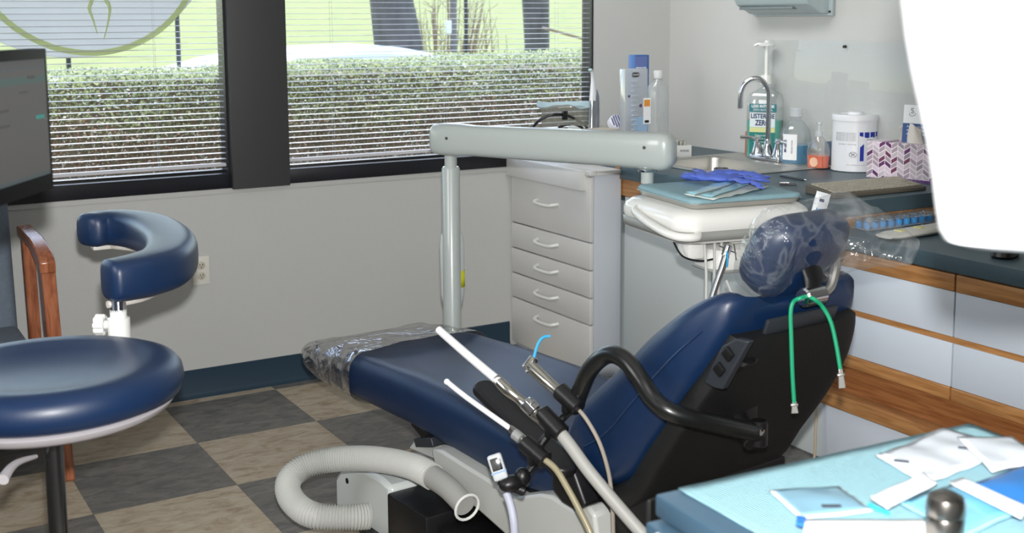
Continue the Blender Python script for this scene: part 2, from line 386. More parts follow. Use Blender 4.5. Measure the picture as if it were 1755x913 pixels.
BARK = mat('tree_bark', (92,86,86), .9, var=.35, vscale=9, bump=1, bscale=16, stretch=(1,1,.25))
def trunk(Y, low, mid, up, label):
    c = [on(x, y, 'Y', Y) for x, y in ((sum(mid)/2, 78), (sum(up)/2, 0))]
    rm = (on(mid[1], 78, 'Y', Y)-on(mid[0], 78, 'Y', Y)).length/2; ru = (on(up[1], 0, 'Y', Y)-on(up[0], 0, 'Y', Y)).length/2
    zg = lawn(0, math.sqrt((Y-.7)/75)).z-.08; d = (c[1]-c[0])/(c[1].z-c[0].z)
    P = [c[0]+d*(zg-c[0].z)*.5, c[0]+d*((zg-c[0].z)*.35), c[0], c[1], c[1]+d*1.2, c[1]+d*2.6+V((.2,0,0))]
    P[0].z = zg; P[1].z = zg+.35
    RR = [rm*1.7, rm*1.25, rm, ru, ru*.9, ru*.7]
    R = []
    for i, (p, r) in enumerate(zip(P, RR)):
        R.append([p+V((math.cos(a)*r*(1+.06*math.sin(3*a+i)), math.sin(a)*r, 0)) for a in [2*PI*k/28 for k in range(28)]])
    t = thing('tree', label, 'tree', P[0])
    MB().rings(R).build('trunk', BARK, t)
    br = MB()
    for k in range(5):
        a = k*1.3; q = P[5]; br.tube([q-V((0,0,.3)), q+V((math.cos(a)*.5, math.sin(a)*.5, .6)), q+V((math.cos(a)*1.4, math.sin(a)*1.4, 1.5))], lambda t: ru*.5*(1-t)+.03, n=8, smooth=3)
    br.build('branches', BARK, t); return t
trunk(9, None, (644, 720), (635, 703), 'thick dark tree trunk behind the white car on the lawn')
trunk(11.5, None, (902, 938), (897, 937), 'slimmer dark tree trunk at the right end of the lawn')
# white parked car, mostly hidden by the hedge
CARY, cz = 6.4, on(640, 78, 'Y', 6.4).z
cxm = on(625, 90, 'Y', CARY).x
car = thing('parked_car', 'white parked car, only its roof showing above the hedge', 'car', (cxm, CARY+.4, -.2))
CARW = mat('car_white_paint', (248,248,248), .6)
prof = [(-2.3,.35),(-2.35,.62),(-2.3,.82),(-2.0,.95),(-1.6,cz-.20),(-1.2,cz-.10),(-.9,cz-.05),(-.3,cz-.01),(.1,cz),(.5,cz-.03),(.85,cz-.1),(1.1,cz-.2),(1.45,.86),(2.0,.74),(2.25,.6),(2.3,.35)]
up = [(x, z-.0) for x, z in prof]; R = []
for yy, ins, dz in ((0,.12,-.07), (.1,.03,-.02), (.45,0,.0), (.85,0,.01), (1.25,0,0), (1.6,.03,-.02), (1.7,.12,-.07)):
    R.append([V((cxm+x*(1-ins*.12), CARY+yy-.2, z+(dz if z > .5 else 0))) for x, z in up] + [V((cxm+2.3, CARY+yy-.2, .0)), V((cxm-2.15, CARY+yy-.2, .0))])
MB().rings(R).build('body', CARW, car)
for sx in (-1.4, 1.4):
    for sy in (-.16, 1.28): MB().cyl((cxm+sx, CARY+sy, .12), (cxm+sx, CARY+sy+.2, .12), .32, n=28, bev=.03).build('wheel', BLACK, car)
MB().box(cxm-.95, cxm+.95, CARY-.215, CARY-.19, .88, cz-.2, bev=.01).build('side_window', mat('car_glass', (30,34,38), .08), car)
# posts, notice, shrubs beyond the hedge
POST = mat('dark_post', (62,60,62), .6)
def stick(name, pts, Y, r, m, label, cat, group=None): return MB().tube([on(x, y, 'Y', Y) for x, y in pts], r, n=8, smooth=1).build(name, m, label=label, cat=cat, group=group)
def post(x0, ytop, ybot, Y, r, label, cat='post'):
    a = on(x0, ytop, 'Y', Y); g = lawn(0, math.sqrt((Y-.7)/75)).z
    return MB().cyl((a.x, Y, g-.05), a, r, n=10).build('fence_post', POST, label=label, cat=cat)
post(303, 20, 105, 7.0, .022, 'thin dark post on the lawn seen through the left window')
post(117, 95, 112, 5.0, .018, 'short dark stake just below the round window sign')
post(798, -40, 70, 10.0, .028, 'slender dark pole behind the bare shrub')
pa = on(776, -60, 'Y', 9.5)
pn = thing('notice_post', 'grey post with a small white notice beside the bare shrub', 'post', (pa.x, 9.5, lawn(0, math.sqrt(8.8/75)).z-.05))
MB().cyl((pa.x, 9.5, -.2), pa, .045, n=12).build('pole', mat('grey_bark', (120,112,112), .8), pn)
q0, q1 = on(763, 35, 'Y', 9.42), on(773, 57, 'Y', 9.42)
MB().box(q0.x, q1.x, 9.40, 9.42, q1.z, q0.z, bev=.004).build('notice', mat('notice_white', (240,240,245), .5), pn)
def shrub(cx, base_y, Y, w_, n_, top, label, r=.012):
    c = on(cx, base_y, 'Y', Y); g = lawn(0, math.sqrt((Y-.7)/75)).z-.04; m = MB(); tp = on(cx, top, 'Y', Y).z
    for _ in range(n_):
        a = random.uniform(-1, 1); z1 = random.uniform(c.z, tp); p0 = V((c.x+a*.08, Y+random.uniform(-.1,.1), g)); p2 = V((c.x+a*w_, Y+random.uniform(-.3,.3), z1))
        m.tube([p0, (p0+p2)/2+V((a*.1, 0, .1)), p2], lambda t: r*(1-t)+.003, n=5, smooth=3)
        for _ in range(4):
            t = random.uniform(.4, 1); q = p0.lerp(p2, t); e = q+V((random.gauss(0,.12), random.gauss(0,.05), random.uniform(.02,.25))); m.tube([q, e], .0035, n=4, smooth=1)
    return m.build('bare_shrub', TWIG, label=label, cat='shrub')
shrub(757, 80, 10.5, .75, 60, -20, 'bare twiggy shrub between the two tree trunks')
shrub(842, 84, 10.5, .35, 9, -5, 'thin bare sapling left of the slimmer tree trunk')
pb = [on(x, y, 'Y', 10.2) for x, y in ((939, 50), (975, 60), (1030, 78))]
MB().tube([on(930, 47, 'Y', 11.3)]+pb+[on(1120, 130, 'Y', 9.6)], .02, n=6, smooth=3).build('fallen_branch', TWIG, label='long thin branch leaning down beside the slimmer tree trunk', cat='branch')
# ------------------------------------------------------------------ cabinets and counters along the right wall
ZT = .905                                      # top of the sink counter
CT0, CT1 = -1.335, YW                          # its ends
XF = 1.80                                      # its front
def handle(mb, y0, y1, x, z):
    mb.tube([(x+.002, y0, z), (x-.022, y0+.012, z-.004), (x-.03, y0+.03, z-.008), (x-.032, (y0+y1)/2, z-.010), (x-.03, y1-.03, z-.008), (x-.022, y1-.012, z-.004), (x+.002, y1, z)], .0075, n=10, smooth=4)
    return mb
XD = 1.64; YD0, YD1 = -.122, YW-.004           # the drawer tower against the window wall
dc = thing('drawer_cabinet', 'tall pale grey drawer cabinet with five bow handles against the window wall', 'cabinet', ((XD+XF)/2+.05, .2, 0))
MB().box(XD+.022, XF-.003, YD0, YD1, 0, .874, bev=.002).build('body', mat('cabinet_side', (196,202,210), .45), dc)
MB().box(XD+.031, XF-.003, YD0-.008, YD1, .874, .893, bev=.003).build('top', LAM, dc)
lp = MB(); lp.box(XD-.028, XD+.03, YD0+.035, YD1, .808, .8935, bev=.004); lp.box(XD-.006, XD+.03, YD0-.008, YD0+.036, .874, .8932, bev=.002); lp.build('top_lip', LAM, dc)
edges = [.870, .590, .471, .353, .236, .02]
for i in range(5):
    z1, z0 = edges[i], edges[i+1]
    d = MB().box(XD, XD+.021, YD0+.002, YD1-.001, z0+.0025, z1-.0025, bev=.005).build('drawer', LAM, dc)
    zz = {0: .722, 1: .543, 2: .425, 3: .309, 4: .190}[i]
    handle(MB(), .125, .295, XD, zz).build('handle', WPLASTIC, d)
    if 0 <= i < 4 :
        yy = .035; zz2 = (.862, .545, .428, .31)[i]
# sink counter: carcass with a panel facing the chair, oak apron under the top
sb = thing('sink_cabinet', 'white sink base cabinet under the blue-grey counter behind the delivery unit', 'cabinet', (2.18, -.5, 0))
PANEL = mat('panel_white', (190,197,198), .5)
MB().box(XF+.02, XW-.004, CT0+.02, CT1-.004, 0, .755).build('carcass', PANEL, sb, smooth=False)
MB().box(XF+.004, XF+.019, -.70, -.14, .01, .778, bev=.002).build('door', PANEL, sb)
MB().box(XF+.004, XF+.019, CT0+.02, -.706, .01, .778, bev=.002).build('door', PANEL, sb)
ap_ = MB(); ap_.box(XF+.002, XF+.022, CT0+.006, CT1-.004, .780, .852, bev=.001); ap_.box(XF+.022, XW-.004, CT0+.006, CT0+.026, .755, .852, bev=.001); ap_.build('apron', OAK, sb)
ct = MB()
sx0, sx1, sy0, sy1 = 1.94, 2.53, on(1366, 293, 'Z', ZT).y, -.035    # cut-out of the sink
ct.box(XF-.012, sx0+.02, CT0, CT1-.002, .853, ZT, bev=.002); ct.box(sx1-.02, XW-.002, CT0, CT1-.002, .853, ZT-.0004)
ct.box(sx0+.02, sx1-.02, CT0+.001, sy0+.02, .854, ZT-.0002); ct.box(sx0+.02, sx1-.02, sy1-.02, CT1-.003, .854, ZT-.0002)
cto = ct.build('countertop', TEAL, label='blue-grey laminate countertop carrying the steel sink and the faucet', cat='countertop')
MB().box(XF-.0135, XF-.0115, YD0-.004, YD0+.03, .853, .903).build('oak_end_strip', OAK, cto)
# sink: deck with two bowls, made as rim faces round bowls
sk = thing('sink', 'brushed steel drop-in sink in the counter below the faucet', 'sink', ((sx0+sx1)/2, (sy0+sy1)/2, ZT-.14))
zs = ZT+.006
rim = MB()
by0, by1, bx0, bx1 = sy0+.10, sy1-.05, sx0+.045, sx1-.19
rim.box(sx0, bx0, sy0, sy1, ZT+.0005, zs, bev=.002); rim.box(bx1, sx1, sy0, sy1, ZT+.0005, zs, bev=.002)
rim.box(bx0-.004, bx1+.004, sy0, by0, ZT+.0005, zs-.0003, bev=.002); rim.box(bx0-.004, bx1+.004, by1, sy1, ZT+.0005, zs-.0003, bev=.002)
rim.build('rim', STEEL, sk)
def rrect(cx, cy, hx, hy, r, z, n=6):
    out = []
    for qx, qy, a0 in ((1,1,0), (-1,1,90), (-1,-1,180), (1,-1,270)):
        for k in range(n+1):
            a = math.radians(a0+90*k/n); out.append(V((cx+qx*(hx-r)+r*math.cos(a), cy+qy*(hy-r)+r*math.sin(a), z)))
    return out
bw = MB(); cx, cy, hx, hy = (bx0+bx1)/2, (by0+by1)/2, (bx1-bx0)/2, (by1-by0)/2
R = [rrect(cx, cy, hx+.006, hy+.006, .05, zs), rrect(cx, cy, hx, hy, .05, zs-.006), rrect(cx, cy, hx-.01, hy-.01, .05, ZT-.10), rrect(cx, cy, hx-.04, hy-.04, .04, ZT-.13)]
b0 = bw.rings(R, cap=False); vs = [v for v in bw.bm.verts][-28:]; bw.bm.faces.new(vs); bw.build('bowl', STEEL, sk, solid=.0015)
MB().lathe([(.0, 0), (.035, 0), (.04, .003), (.03, .004), (.012, .001)], (cx, cy, ZT-.1285)).build('drain', CHROME, sk)
# steel cup in the sink (drain strainer collar seen above the rim)
cp = on(1236, 290, 'Z', ZT-.02)
MB().lathe([(.028, 0), (.030, .004), (.031, .075), (.033, .08), (.030, .08), (.028, .01), (0, .008)], (cp.x, cp.y, ZT-.095)).build('steel_cup', CHROME, label='small shiny steel cup standing in the sink bowl behind the blue gloves', cat='cup')
# lower desk counter and its oak and white drawer fronts
ZL, XLF, YLE = .820, 1.745, CT0-.004
MB().box(XLF, XW-.002, -4.6, YLE, .772, ZL, bev=.002).build('countertop', TEAL, label='lower blue-grey countertop above the oak-trimmed drawers at right', cat='countertop')
base = thing('drawer_base_cabinet', 'white and oak base cabinet with long drawers under the lower counter', 'cabinet', (2.15, -2.9, 0))
MB().box(XLF+.03, XW-.004, -4.55, YLE-.002, .0, .771).build('carcass', mat('carcass_grey', (170,172,172), .6), base, smooth=False)  # one even grey, a little darker than the drawer fronts
xs0 = XLF+.012
DW = mat('drawer_white', (196,204,214), .45)
for y0, y1 in ((-1.857, -1.345), (-2.375, -1.863), (-2.90, -2.381), (-3.42, -2.906)):
    fr = MB().box(xs0, xs0+.017, y0, y1, .575, .712, bev=.001).build('drawer', DW, base)
    MB().box(xs0-.003, xs0+.018, y0, y1, .713, .765, bev=.003).build('oak_pull', OAK, fr)
    fr = MB().box(xs0, xs0+.017, y0, y1, .421, .5555, bev=.001).build('drawer', DW, base)
    MB().box(xs0-.003, xs0+.018, y0, y1, .379, .420, bev=.003).build('oak_pull', OAK, fr)
    fr = MB().box(xs0, xs0+.017, y0, y1, .02, .238, bev=.001).build('door', DW, base)
MB().box(xs0+.004, xs0+.019, -4.5, -1.345, .556, .5745).build('oak_rail', OAK, base)
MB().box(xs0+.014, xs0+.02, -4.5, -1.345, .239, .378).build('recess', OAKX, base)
MB().box(xs0-.036, xs0+.018, -4.5, -1.305, .24, .288, bev=.003).build('oak_ledge', OAK, base)
MB().box(xs0-.004, xs0+.02, -1.344, -1.315, .289, .40, bev=.001).build('oak_end_post', OAK, base)
# clear splash guard screwed to the wall
CLR = clear('clear_acrylic', gloss=.018, rough=.02, haze=0)
a0, a1 = on(1298, 100, 'X', XW-.009).y, -2.2
sgd = thing('splash_guard', 'clear acrylic splash guard screwed to the wall above the sink', 'splash guard', (XW-.01, -1.2, ZT+.01))
MB().box(XW-.012, XW-.006, a1, a0, ZT+.004, 1.425, bev=.001).build('sheet', CLR, sgd)
for y, z in ((on(1307, 77, 'X', XW-.015).y, 1.40), (on(1446, 80, 'X', XW-.015).y, 1.402), (-1.25, 1.404), (-1.85, 1.405)):
    MB().cyl((XW-.018, y, z), (XW-.001, y, z), .006, n=12, bev=.002).build('screw', mat('dark_screw', (70,66,62), .4, 1), sgd)
# paper towel dispenser
pdm = mat('dispenser_grey', (170,184,186), .35, coat=.3)
py0, py1 = -.565, -.085
pd = thing('paper_towel_dispenser', 'pale grey paper towel dispenser on the wall above the sink', 'dispenser', (XW-.08, (py0+py1)/2, 1.53))
pr = [(0, 1.535), (0, 1.95), (-.15, 1.95), (-.19, 1.90), (-.19, 1.60), (-.17, 1.575), (-.07, 1.538)]
PX = XW-.006
MB().poly([(PX+x*.75, py0+.02, z) for x, z in pr], (0, py1-py0-.04, 0)).build('cover', pdm, pd, bevel=.006)
MB().box(PX-.012, PX+.003, py0, py1, 1.528, 1.96, bev=.002).build('back_plate', pdm, pd)
MB().box(PX-.12, PX-.03, py0+.12, py1-.03, 1.556, 1.568, bev=.003).build('towel_slot', mat('slot_dark', (110,120,122), .5), pd)
MB().cyl((PX-.016, py0+.012, 1.545), (PX-.008, py0+.012, 1.545), .005).build('screw', BLACK, pd)
# wall outlets
def outlet(x, z, label, full=True):
    o = thing('wall_outlet', label, 'outlet', (x, YW-.004, z-.06))
    MB().box(x-.035, x+.035, YW-.006, YW-.0005, z-.058, z+.058, bev=.002).build('cover_plate', mat('outlet_white', (215,213,205), .4), o)
    for dz in (-.021, .021):
        r = MB(); r.lathe([(.0, 0), (.0165, 0), (.0165, .003), (.015, .004), (0, .004)], (x, YW-.006, z+dz), (0,-1,0), sx=1); rc = r.build('receptacle', mat('outlet_ivory', (190,186,170), .5), o)
        h = MB(); h.box(x-.0065, x-.0045, YW-.0115, YW-.0098, z+dz-.001, z+dz+.008); h.box(x+.0045, x+.0065, YW-.0115, YW-.0098, z+dz-.001, z+dz+.008); h.cyl((x, YW-.0115, z+dz-.007), (x, YW-.0098, z+dz-.007), .0022, n=8)
        h.build('slots', BLACK, rc, smooth=False)
    return o
po = on(344, 463, 'Y', YW); outlet(po.x, po.z, 'white double wall outlet right of the blue curved stool back')
# ------------------------------------------------------------------ faucet
fb = on(1315, 276, 'Z', zs+.01); fx_ = 2.415
fc = thing('faucet', 'chrome gooseneck faucet with two lever handles on the sink deck', 'faucet', (fx_, -.335, zs))
yc = -.335
def fy2(x, y): return on(x, y, 'X', fx_)
L_, R_ = fy2(1298, 268), fy2(1333, 276)
yl, yr = L_.y, R_.y; yc = (yl+yr)/2
b = MB(); b.box(fx_-.026, fx_+.026, yr-.03, yl+.03, zs, zs+.026, bev=.010, seg=3); b.build('base_plate', CHROME, fc)
MB().lathe([(.026, 0), (.025, .014), (.016, .05), (.014, .068), (.010, .074)], (fx_, yc, zs+.018)).build('spout_base', CHROME, fc)
top = fy2(1300, 136).z
sp_pts = [(fx_, yc, zs+.06), (fx_, yc, zs+.16), (fx_, yc, top-.07)]
rr_ = .074; dirx, diry = -.62, .52            # the spout swings out over the bowl
for k in range(1, 9):
    a = PI*k/9; sp_pts.append((fx_+dirx*rr_*(1-math.cos(a)), yc+diry*rr_*(1-math.cos(a)), top-.07+rr_*1.05*math.sin(a)))
e = V((fx_+dirx*rr_*2, yc+diry*rr_*2, top-.075)); sp_pts += [e, e-V((0,0,.02))]
MB().tube(sp_pts, .0105, n=16, smooth=5).build('spout', CHROME, fc)
MB().cyl(e-V((0,0,.018)), e-V((0,0,.046)), .0115, n=20, bev=.002).build('aerator', CHROME, fc)
for y, dy in ((yl, .05), (yr, -.05)):
    MB().lathe([(.027, 0), (.025, .014), (.017, .044), (.013, .06), (.016, .067), (.012, .080), (0, .083)], (fx_, y, zs+.018)).build('handle_stem', CHROME, fc)
    MB().tube([(fx_, y, zs+.084), (fx_-.02, y+dy*.4, zs+.094), (fx_-.045, y+dy*1.2, zs+.094)] if dy > 0 else [(fx_, y, zs+.084), (fx_-.012, y+dy*.2, zs+.092), (fx_-.01, y+dy*1.25, zs+.088)], lambda t: .0085-.0015*math.sin(t*3), n=10, smooth=4).build('lever', CHROME, fc)
# ------------------------------------------------------------------ things on the sink counter
ZC0 = ZT+.0005
INK = mat('ink_navy', (30,40,90), .6); INKG = mat('ink_grey', (110,112,120), .7)
def face_cam(o, z=0):
    d = CAM-V(o); d.z = 0; return d.normalized()
def lab_frame(o, nrm):
    """text frame on a surface of normal nrm"""
    nrm = V(nrm).normalized(); x = V((0,0,1)).cross(nrm).normalized(); return frame(o, x, nrm)
# mouthwash bottle with pump
def bottle_frame(px_, py_, yawdeg, X=None, z=ZC0):
    p = on(px_, py_, 'Z', z) if X is None else on(px_, py_, 'X', X); p.z = z
    return Matrix.Translation(p) @ Matrix.Rotation(math.radians(yawdeg), 4, 'Z'), p
BM, bp_ = bottle_frame(1310, 262, 0, X=2.502)       # front faces -X, slightly to the camera
BM = BM @ Matrix.Rotation(math.radians(34), 4, 'Z') @ Matrix.Scale(1.09, 4)
mw = thing('mouthwash_bottle', 'big teal-labelled mouthwash jug with tall white pump behind the faucet', 'bottle', bp_)
TEALIQ = mat('mint_liquid', (60,170,150), .15, coat=.3); CLB = clear('bottle_plastic', gloss=.10, haze=.10, hazecol=(225,232,232))
def rprof(levels, r=.02):
    return [rrect(0, 0, hx, hy, min(r, hx*.98, hy*.98), z, 5) for hx, hy, z in levels]
m = MB(BM); m.rings(rprof([(.035,.060,0), (.04,.068,.006), (.041,.070,.20), (.040,.070,.235), (.034,.060,.262), (.02,.032,.278), (.014,.014,.288), (.014,.014,.30)])); m.build('body', CLB, mw)
m = MB(BM); m.rings(rprof([(.034,.058,.002), (.0385,.0665,.008), (.0395,.0685,.155)])); m.build('liquid', TEALIQ, mw)
LX = -.0425
def label_box(M, y0, y1, z0, z1, mt, parent, x=LX, name='label'): return MB(M).box(x-.0012, x, y0, y1, z0, z1).build(name, mt, parent, smooth=False)
label_box(BM, -.055, .055, .19, .222, mat('label_teal', (30,120,130), .5), mw, name='label_band')
label_box(BM, -.050, .052, .128, .186, mat('label_white', (215,228,232), .5), mw)
label_box(BM, -.050, .052, .108, .127, mat('label_yellow', (210,214,150), .5), mw)
label_box(BM, -.050, .052, .012, .107, mat('label_green', (14,118,112), .5), mw)
WT = mat('print_white', (235,238,240), .6)
def ltext(s, y, z, size, mt, parent, M, w=None, x=LX-.0016, bold=0):
    fr = M @ frame((x, y, z), (0, -1, 0), (-1, 0, 0)); return text('lettering', s, mt, fr, size, parent, w=w, bold=bold)
ltext('LESS INTENSE', 0, .212, .015, WT, mw, BM, w=.092, bold=.0005); ltext('ZERO ALCOHOL', 0, .198, .011, WT, mw, BM, w=.08)
ltext('LISTERINE', 0, .172, .026, INK, mw, BM, w=.096, bold=.0008); ltext('ZERO', .0, .145, .030, INK, mw, BM, w=.06, bold=.001)
for k, s in enumerate(('Cleaner breath', 'and fresh mouth', 'less intense taste')): ltext(s, 0, .095-.013*k, .010, WT, mw, BM)
MB(BM).lathe([(.013, 0), (.017, .0), (.017, .001), (.013, .001)], (LX-.002, 0, .042), (-1,0,0)).build('seal', WT, mw)
MB(BM).lathe([(.024,0), (.022,.036), (.0, .036)], (0,0,.30)).build('pump_collar', WPLASTIC, mw)
MB(BM).cyl((0,0,.335), (0,0,.455), .0075, n=14).build('pump_stem', WPLASTIC, mw)
m = MB(BM); m.lathe([(.0,0), (.03,.0), (.031,.006), (.018,.012), (.010,.016), (.008,.022), (0,.022)], (0,0,.452)); m.tube([(0,.0,.458), (0,.035,.459), (0,.05,.452)], .0055, n=8); m.build('pump_head', WPLASTIC, mw)
# tan box behind the jug
p = on(1279, 262, 'X', 2.52); MB().box(2.525, 2.545, p.y-.035, p.y+.017, ZC0+.006, ZC0+.105, bev=.002).build('small_box', mat('terracotta', (176,112,88), .6), label='small terracotta box standing at the wall left of the mouthwash jug', cat='box')
# round clear bottle, blue liquid
BM2, p2_ = bottle_frame(1362, 275, 0, X=2.47); BM2 = BM2 @ Matrix.Scale(1.32, 4); cb = thing('clear_bottle', 'clear round bottle half full of blue liquid right of the faucet', 'bottle', p2_)
pr = [(.030,0), (.046,.002), (.050,.01), (.050,.085), (.044,.112), (.028,.132), (.0175,.142), (.0175,.152)]
MB(BM2).lathe(pr, n=36).build('body', CLB, cb)
MB(BM2).lathe([(.03,.002), (.044,.004), (.0485,.012), (.0485,.062), (0,.062)], n=36).build('liquid', mat('blue_liquid', (4,124,168), .12, coat=.3), cb)
MB(BM2).lathe([(.019,0), (.021,.002), (.021,.028), (.019,.03), (0,.03)], (0,0,.15), n=28).build('cap', clear('frosted_cap', haze=.35, gloss=.1), cb)
FR = BM2 @ Matrix.Rotation(math.radians(38), 4, 'Z')
def curved_label(M, r, a0, a1, z0, z1, mt, parent, name='label'):
    R = []
    N = 14
    for z in (z0, z1): pass
    m = MB(M); fr2 = []
    for k in range(N+1):
        a = math.radians(a0+(a1-a0)*k/N); c, s = math.cos(a), math.sin(a)
        fr2.append([V((r*c, r*s, z0)), V(((r+.0008)*c, (r+.0008)*s, z0)), V(((r+.0008)*c, (r+.0008)*s, z1)), V((r*c, r*s, z1))])
    return m.rings(fr2).build(name, mt, parent)
curved_label(BM2, .0503, 178, 232, .016, .098, WT, cb)
def ctext(s, M, r, adeg, z, size, mt, parent, w=None, vert=False, bold=0):
    """lettering bent round a can of radius r, centred at angle adeg"""
    c = bpy.data.curves.new('t', 'FONT'); c.body = s; c.size = size; c.align_x = 'CENTER'; c.align_y = 'CENTER'; c.extrude = .0002; c.offset = bold
    t = bpy.data.objects.new('tmp', c); COL.objects.link(t); bpy.context.view_layer.update()
    me = bpy.data.meshes.new_from_object(t.evaluated_get(bpy.context.evaluated_depsgraph_get())); wid = max(t.dimensions.x, 1e-5)
    bpy.data.objects.remove(t); bpy.data.curves.remove(c); k = w/wid if w else 1
    for v in me.vertices:
        x, y = (v.co.x*k, v.co.y) if not vert else (-v.co.y, v.co.x*k)
        a = math.radians(adeg)+x/r; rr2 = r+.0006+v.co.z; v.co = M @ V((rr2*math.cos(a), rr2*math.sin(a), z+y))
    root = parent
    while root.parent: root = root.parent
    me.transform(root.matrix_basis.inverted()); me.materials.clear(); me.materials.append(mt)
    o = bpy.data.objects.new('lettering', me); COL.objects.link(o); o.parent = parent; return o
ctext('Medical', BM2, .0513, 190, .06, .013, INK, cb, vert=True, bold=.0004); ctext('dental rinse', BM2, .0513, 214, .058, .009, INKG, cb, vert=True)
# orange soap pump bottle
BM3, p3_ = bottle_frame(1402, 284, 0, X=2.43); BM3 = BM3 @ Matrix.Scale(1.2, 4); os_ = thing('soap_bottle', 'small clear pump bottle of orange soap between blue bottle and wipes', 'bottle', p3_)
MB(BM3).rings(rprof([(.02,.032,0), (.024,.037,.004), (.026,.039,.06), (.024,.034,.085), (.014,.016,.105), (.011,.011,.112)], .018)).build('body', CLB, os_)
MB(BM3).rings(rprof([(.02,.031,.002), (.0235,.0365,.005), (.0248,.038,.046)], .018)).build('liquid', mat('orange_liquid', (232,92,20), .15, coat=.4), os_)
MB(BM3).lathe([(.012,0), (.012,.018), (.005,.02), (.005,.04), (.009,.042), (.009,.05), (0,.05)], (0,0,.11)).build('pump', clear('clear_pump', haze=.45, gloss=.1), os_)
MB(BM3 @ Matrix.Rotation(math.radians(12), 4, 'Z')).lathe([(0,0), (.016,0), (.016,.0008), (0,.0008)], (-.0275, 0, .024), (-1,0,0)).build('label', mat('label_peach', (236,190,160), .5), os_)
# blue-grey box behind
p = on(1421, 283, 'X', 2.50); MB().box(2.49, 2.535, p.y-.04, p.y+.02, ZC0, ZC0+.105, bev=.002).build('box', mat('slate_box', (70,92,112), .6), label='slate blue box standing at the wall behind soap and wipes', cat='box')
# wipes canister
BM4, p4_ = bottle_frame(1463, 298, 0); RC = .0625
p4_ = on(1463, 291, 'Z', ZC0); BM4 = Matrix.Translation(p4_)
RC = 38.5/F*((p4_-CAM).dot(cf)); HC = 97/F*((p4_-CAM).dot(cf))
wc = thing('wipes_canister', 'white canister of disinfecting wipes with blue print beside the tissue box', 'canister', p4_)
CANW = mat('canister_white', (218,220,224), .4)
MB(BM4).lathe([(RC-.006,0), (RC,.003), (RC,.012), (RC-.002,.016), (RC-.002,HC-.022), (0, HC-.022)], n=48).build('body', CANW, wc)
MB(BM4).lathe([(RC+.001,0), (RC+.001,.018), (RC-.003,.024), (RC-.02,.025), (RC-.022,.022), (.03,.022), (.028,.032), (.02,.034), (0,.034)], (0,0,HC-.026), n=48).build('lid', CANW, wc)
PBLUE = mat('print_blue', (24,44,150), .5)
def cpoly(M, r, pts, mt, parent, name='print'):
    m = MB(M); q = [(math.radians(a), z) for a, z in pts]
    a = [V(((r+.0006)*math.cos(t), (r+.0006)*math.sin(t), z)) for t, z in q]; b_ = [V(((r+.0012)*math.cos(t), (r+.0012)*math.sin(t), z)) for t, z in q]
    n_ = len(a); A = [m.bm.verts.new(v) for v in a]; B = [m.bm.verts.new(v) for v in b_]
    m.bm.faces.new(A); m.bm.faces.new(B)
    for i in range(n_): m.bm.faces.new((A[i], A[(i+1) % n_], B[(i+1) % n_], B[i]))
    return m.build(name, mt, parent, smooth=False)
ca = math.degrees(math.atan2(CAM.y-p4_.y, CAM.x-p4_.x)); r_ = RC-.002
for a0, a1 in ((12, 32), (32, 52), (52, 72)): cpoly(BM4, r_, [(ca+a0, HC*.70), (ca+a1, HC*.70), (ca+a1, HC*(.62 if a1 > 45 else .60)), (ca+a0, HC*(.64 if a0 < 20 else .60))], PBLUE, wc)
cpoly(BM4, r_, [(ca+14, HC*.20), (ca+24, HC*.20), (ca+24, HC*.50), (ca+14, HC*.44)], PBLUE, wc)
cpoly(BM4, r_, [(ca+10, HC*.16), (ca+9, HC*.16), (ca+9, HC*.72), (ca+10, HC*.72)], mat('print_pale', (190,196,214), .6), wc)
for k in range(6):
    ctext('directions for use of wipes', BM4, r_, ca-25, HC*(.685-.026*k), .0052, INKG, wc, w=RC*.95)
ctext('caution  warning', BM4, r_, ca-20, HC*.49, .006, INKG, wc, w=RC*.8)
ctext('for surfaces only', BM4, r_, ca+5, HC*.13, .005, INKG, wc, w=RC*.8)
ctext('PDI', BM4, r_, ca+42, HC*.54, .02, INK, wc)
m = MB(BM4); ce = ca-3
def cpt(adeg, z, e=.001): t = math.radians(adeg); return V(((r_+e)*math.cos(t), (r_+e)*math.sin(t), z))
m.tube([cpt(ce+9.5*math.cos(t), HC*.31+.0105*math.sin(t)) for t in [2*PI*k/20 for k in range(20)]], .0007, n=5, smooth=1, closed=True)
m.tube([cpt(ce-6.5, HC*.31+.007), cpt(ce+6.5, HC*.31-.007)], .0009, n=5, smooth=1)
m.tube([cpt(ce-4.5, HC*.31-.005), cpt(ce, HC*.31+.001), cpt(ce+4.5, HC*.31+.005)], .0011, n=5, smooth=1)
m.build('warning_symbol', BLACK, wc)
# tissue box, patterned chevrons
tb0 = on(1484, 303, 'Z', ZC0); tbm = bpy.data.materials.new('chevron_print'); tbm.use_nodes = True
n = tbm.node_tree.nodes; L = tbm.node_tree.links; b = n['Principled BSDF']; b.inputs['Roughness'].default_value = .55
tc = n.new('ShaderNodeTexCoord'); sp = n.new('ShaderNodeSeparateXYZ'); L.new(tc.outputs['Object'], sp.inputs[0])
cw = .0268; u = mth('DIVIDE', sp.outputs[0], cw); cu_ = mth('FLOOR', u); fu = mth('FRACT', u); odd = mth('FLOORED_MODULO', cu_, 2)
sl = mth('SUBTRACT', mth('MULTIPLY', fu, 1), mth('MULTIPLY', mth('MULTIPLY', fu, 2), odd)); sl = mth('ADD', sl, odd)
v = mth('SUBTRACT', mth('DIVIDE', sp.outputs[2], cw*.72), mth('MULTIPLY', sl, .9)); cv = mth('FLOOR', v); fv = mth('FRACT', v)
ln = mth('MAXIMUM', mth('GREATER_THAN', mth('ABSOLUTE', mth('SUBTRACT', fv, .5)), .40), mth('GREATER_THAN', mth('ABSOLUTE', mth('SUBTRACT', fu, .5)), .455))
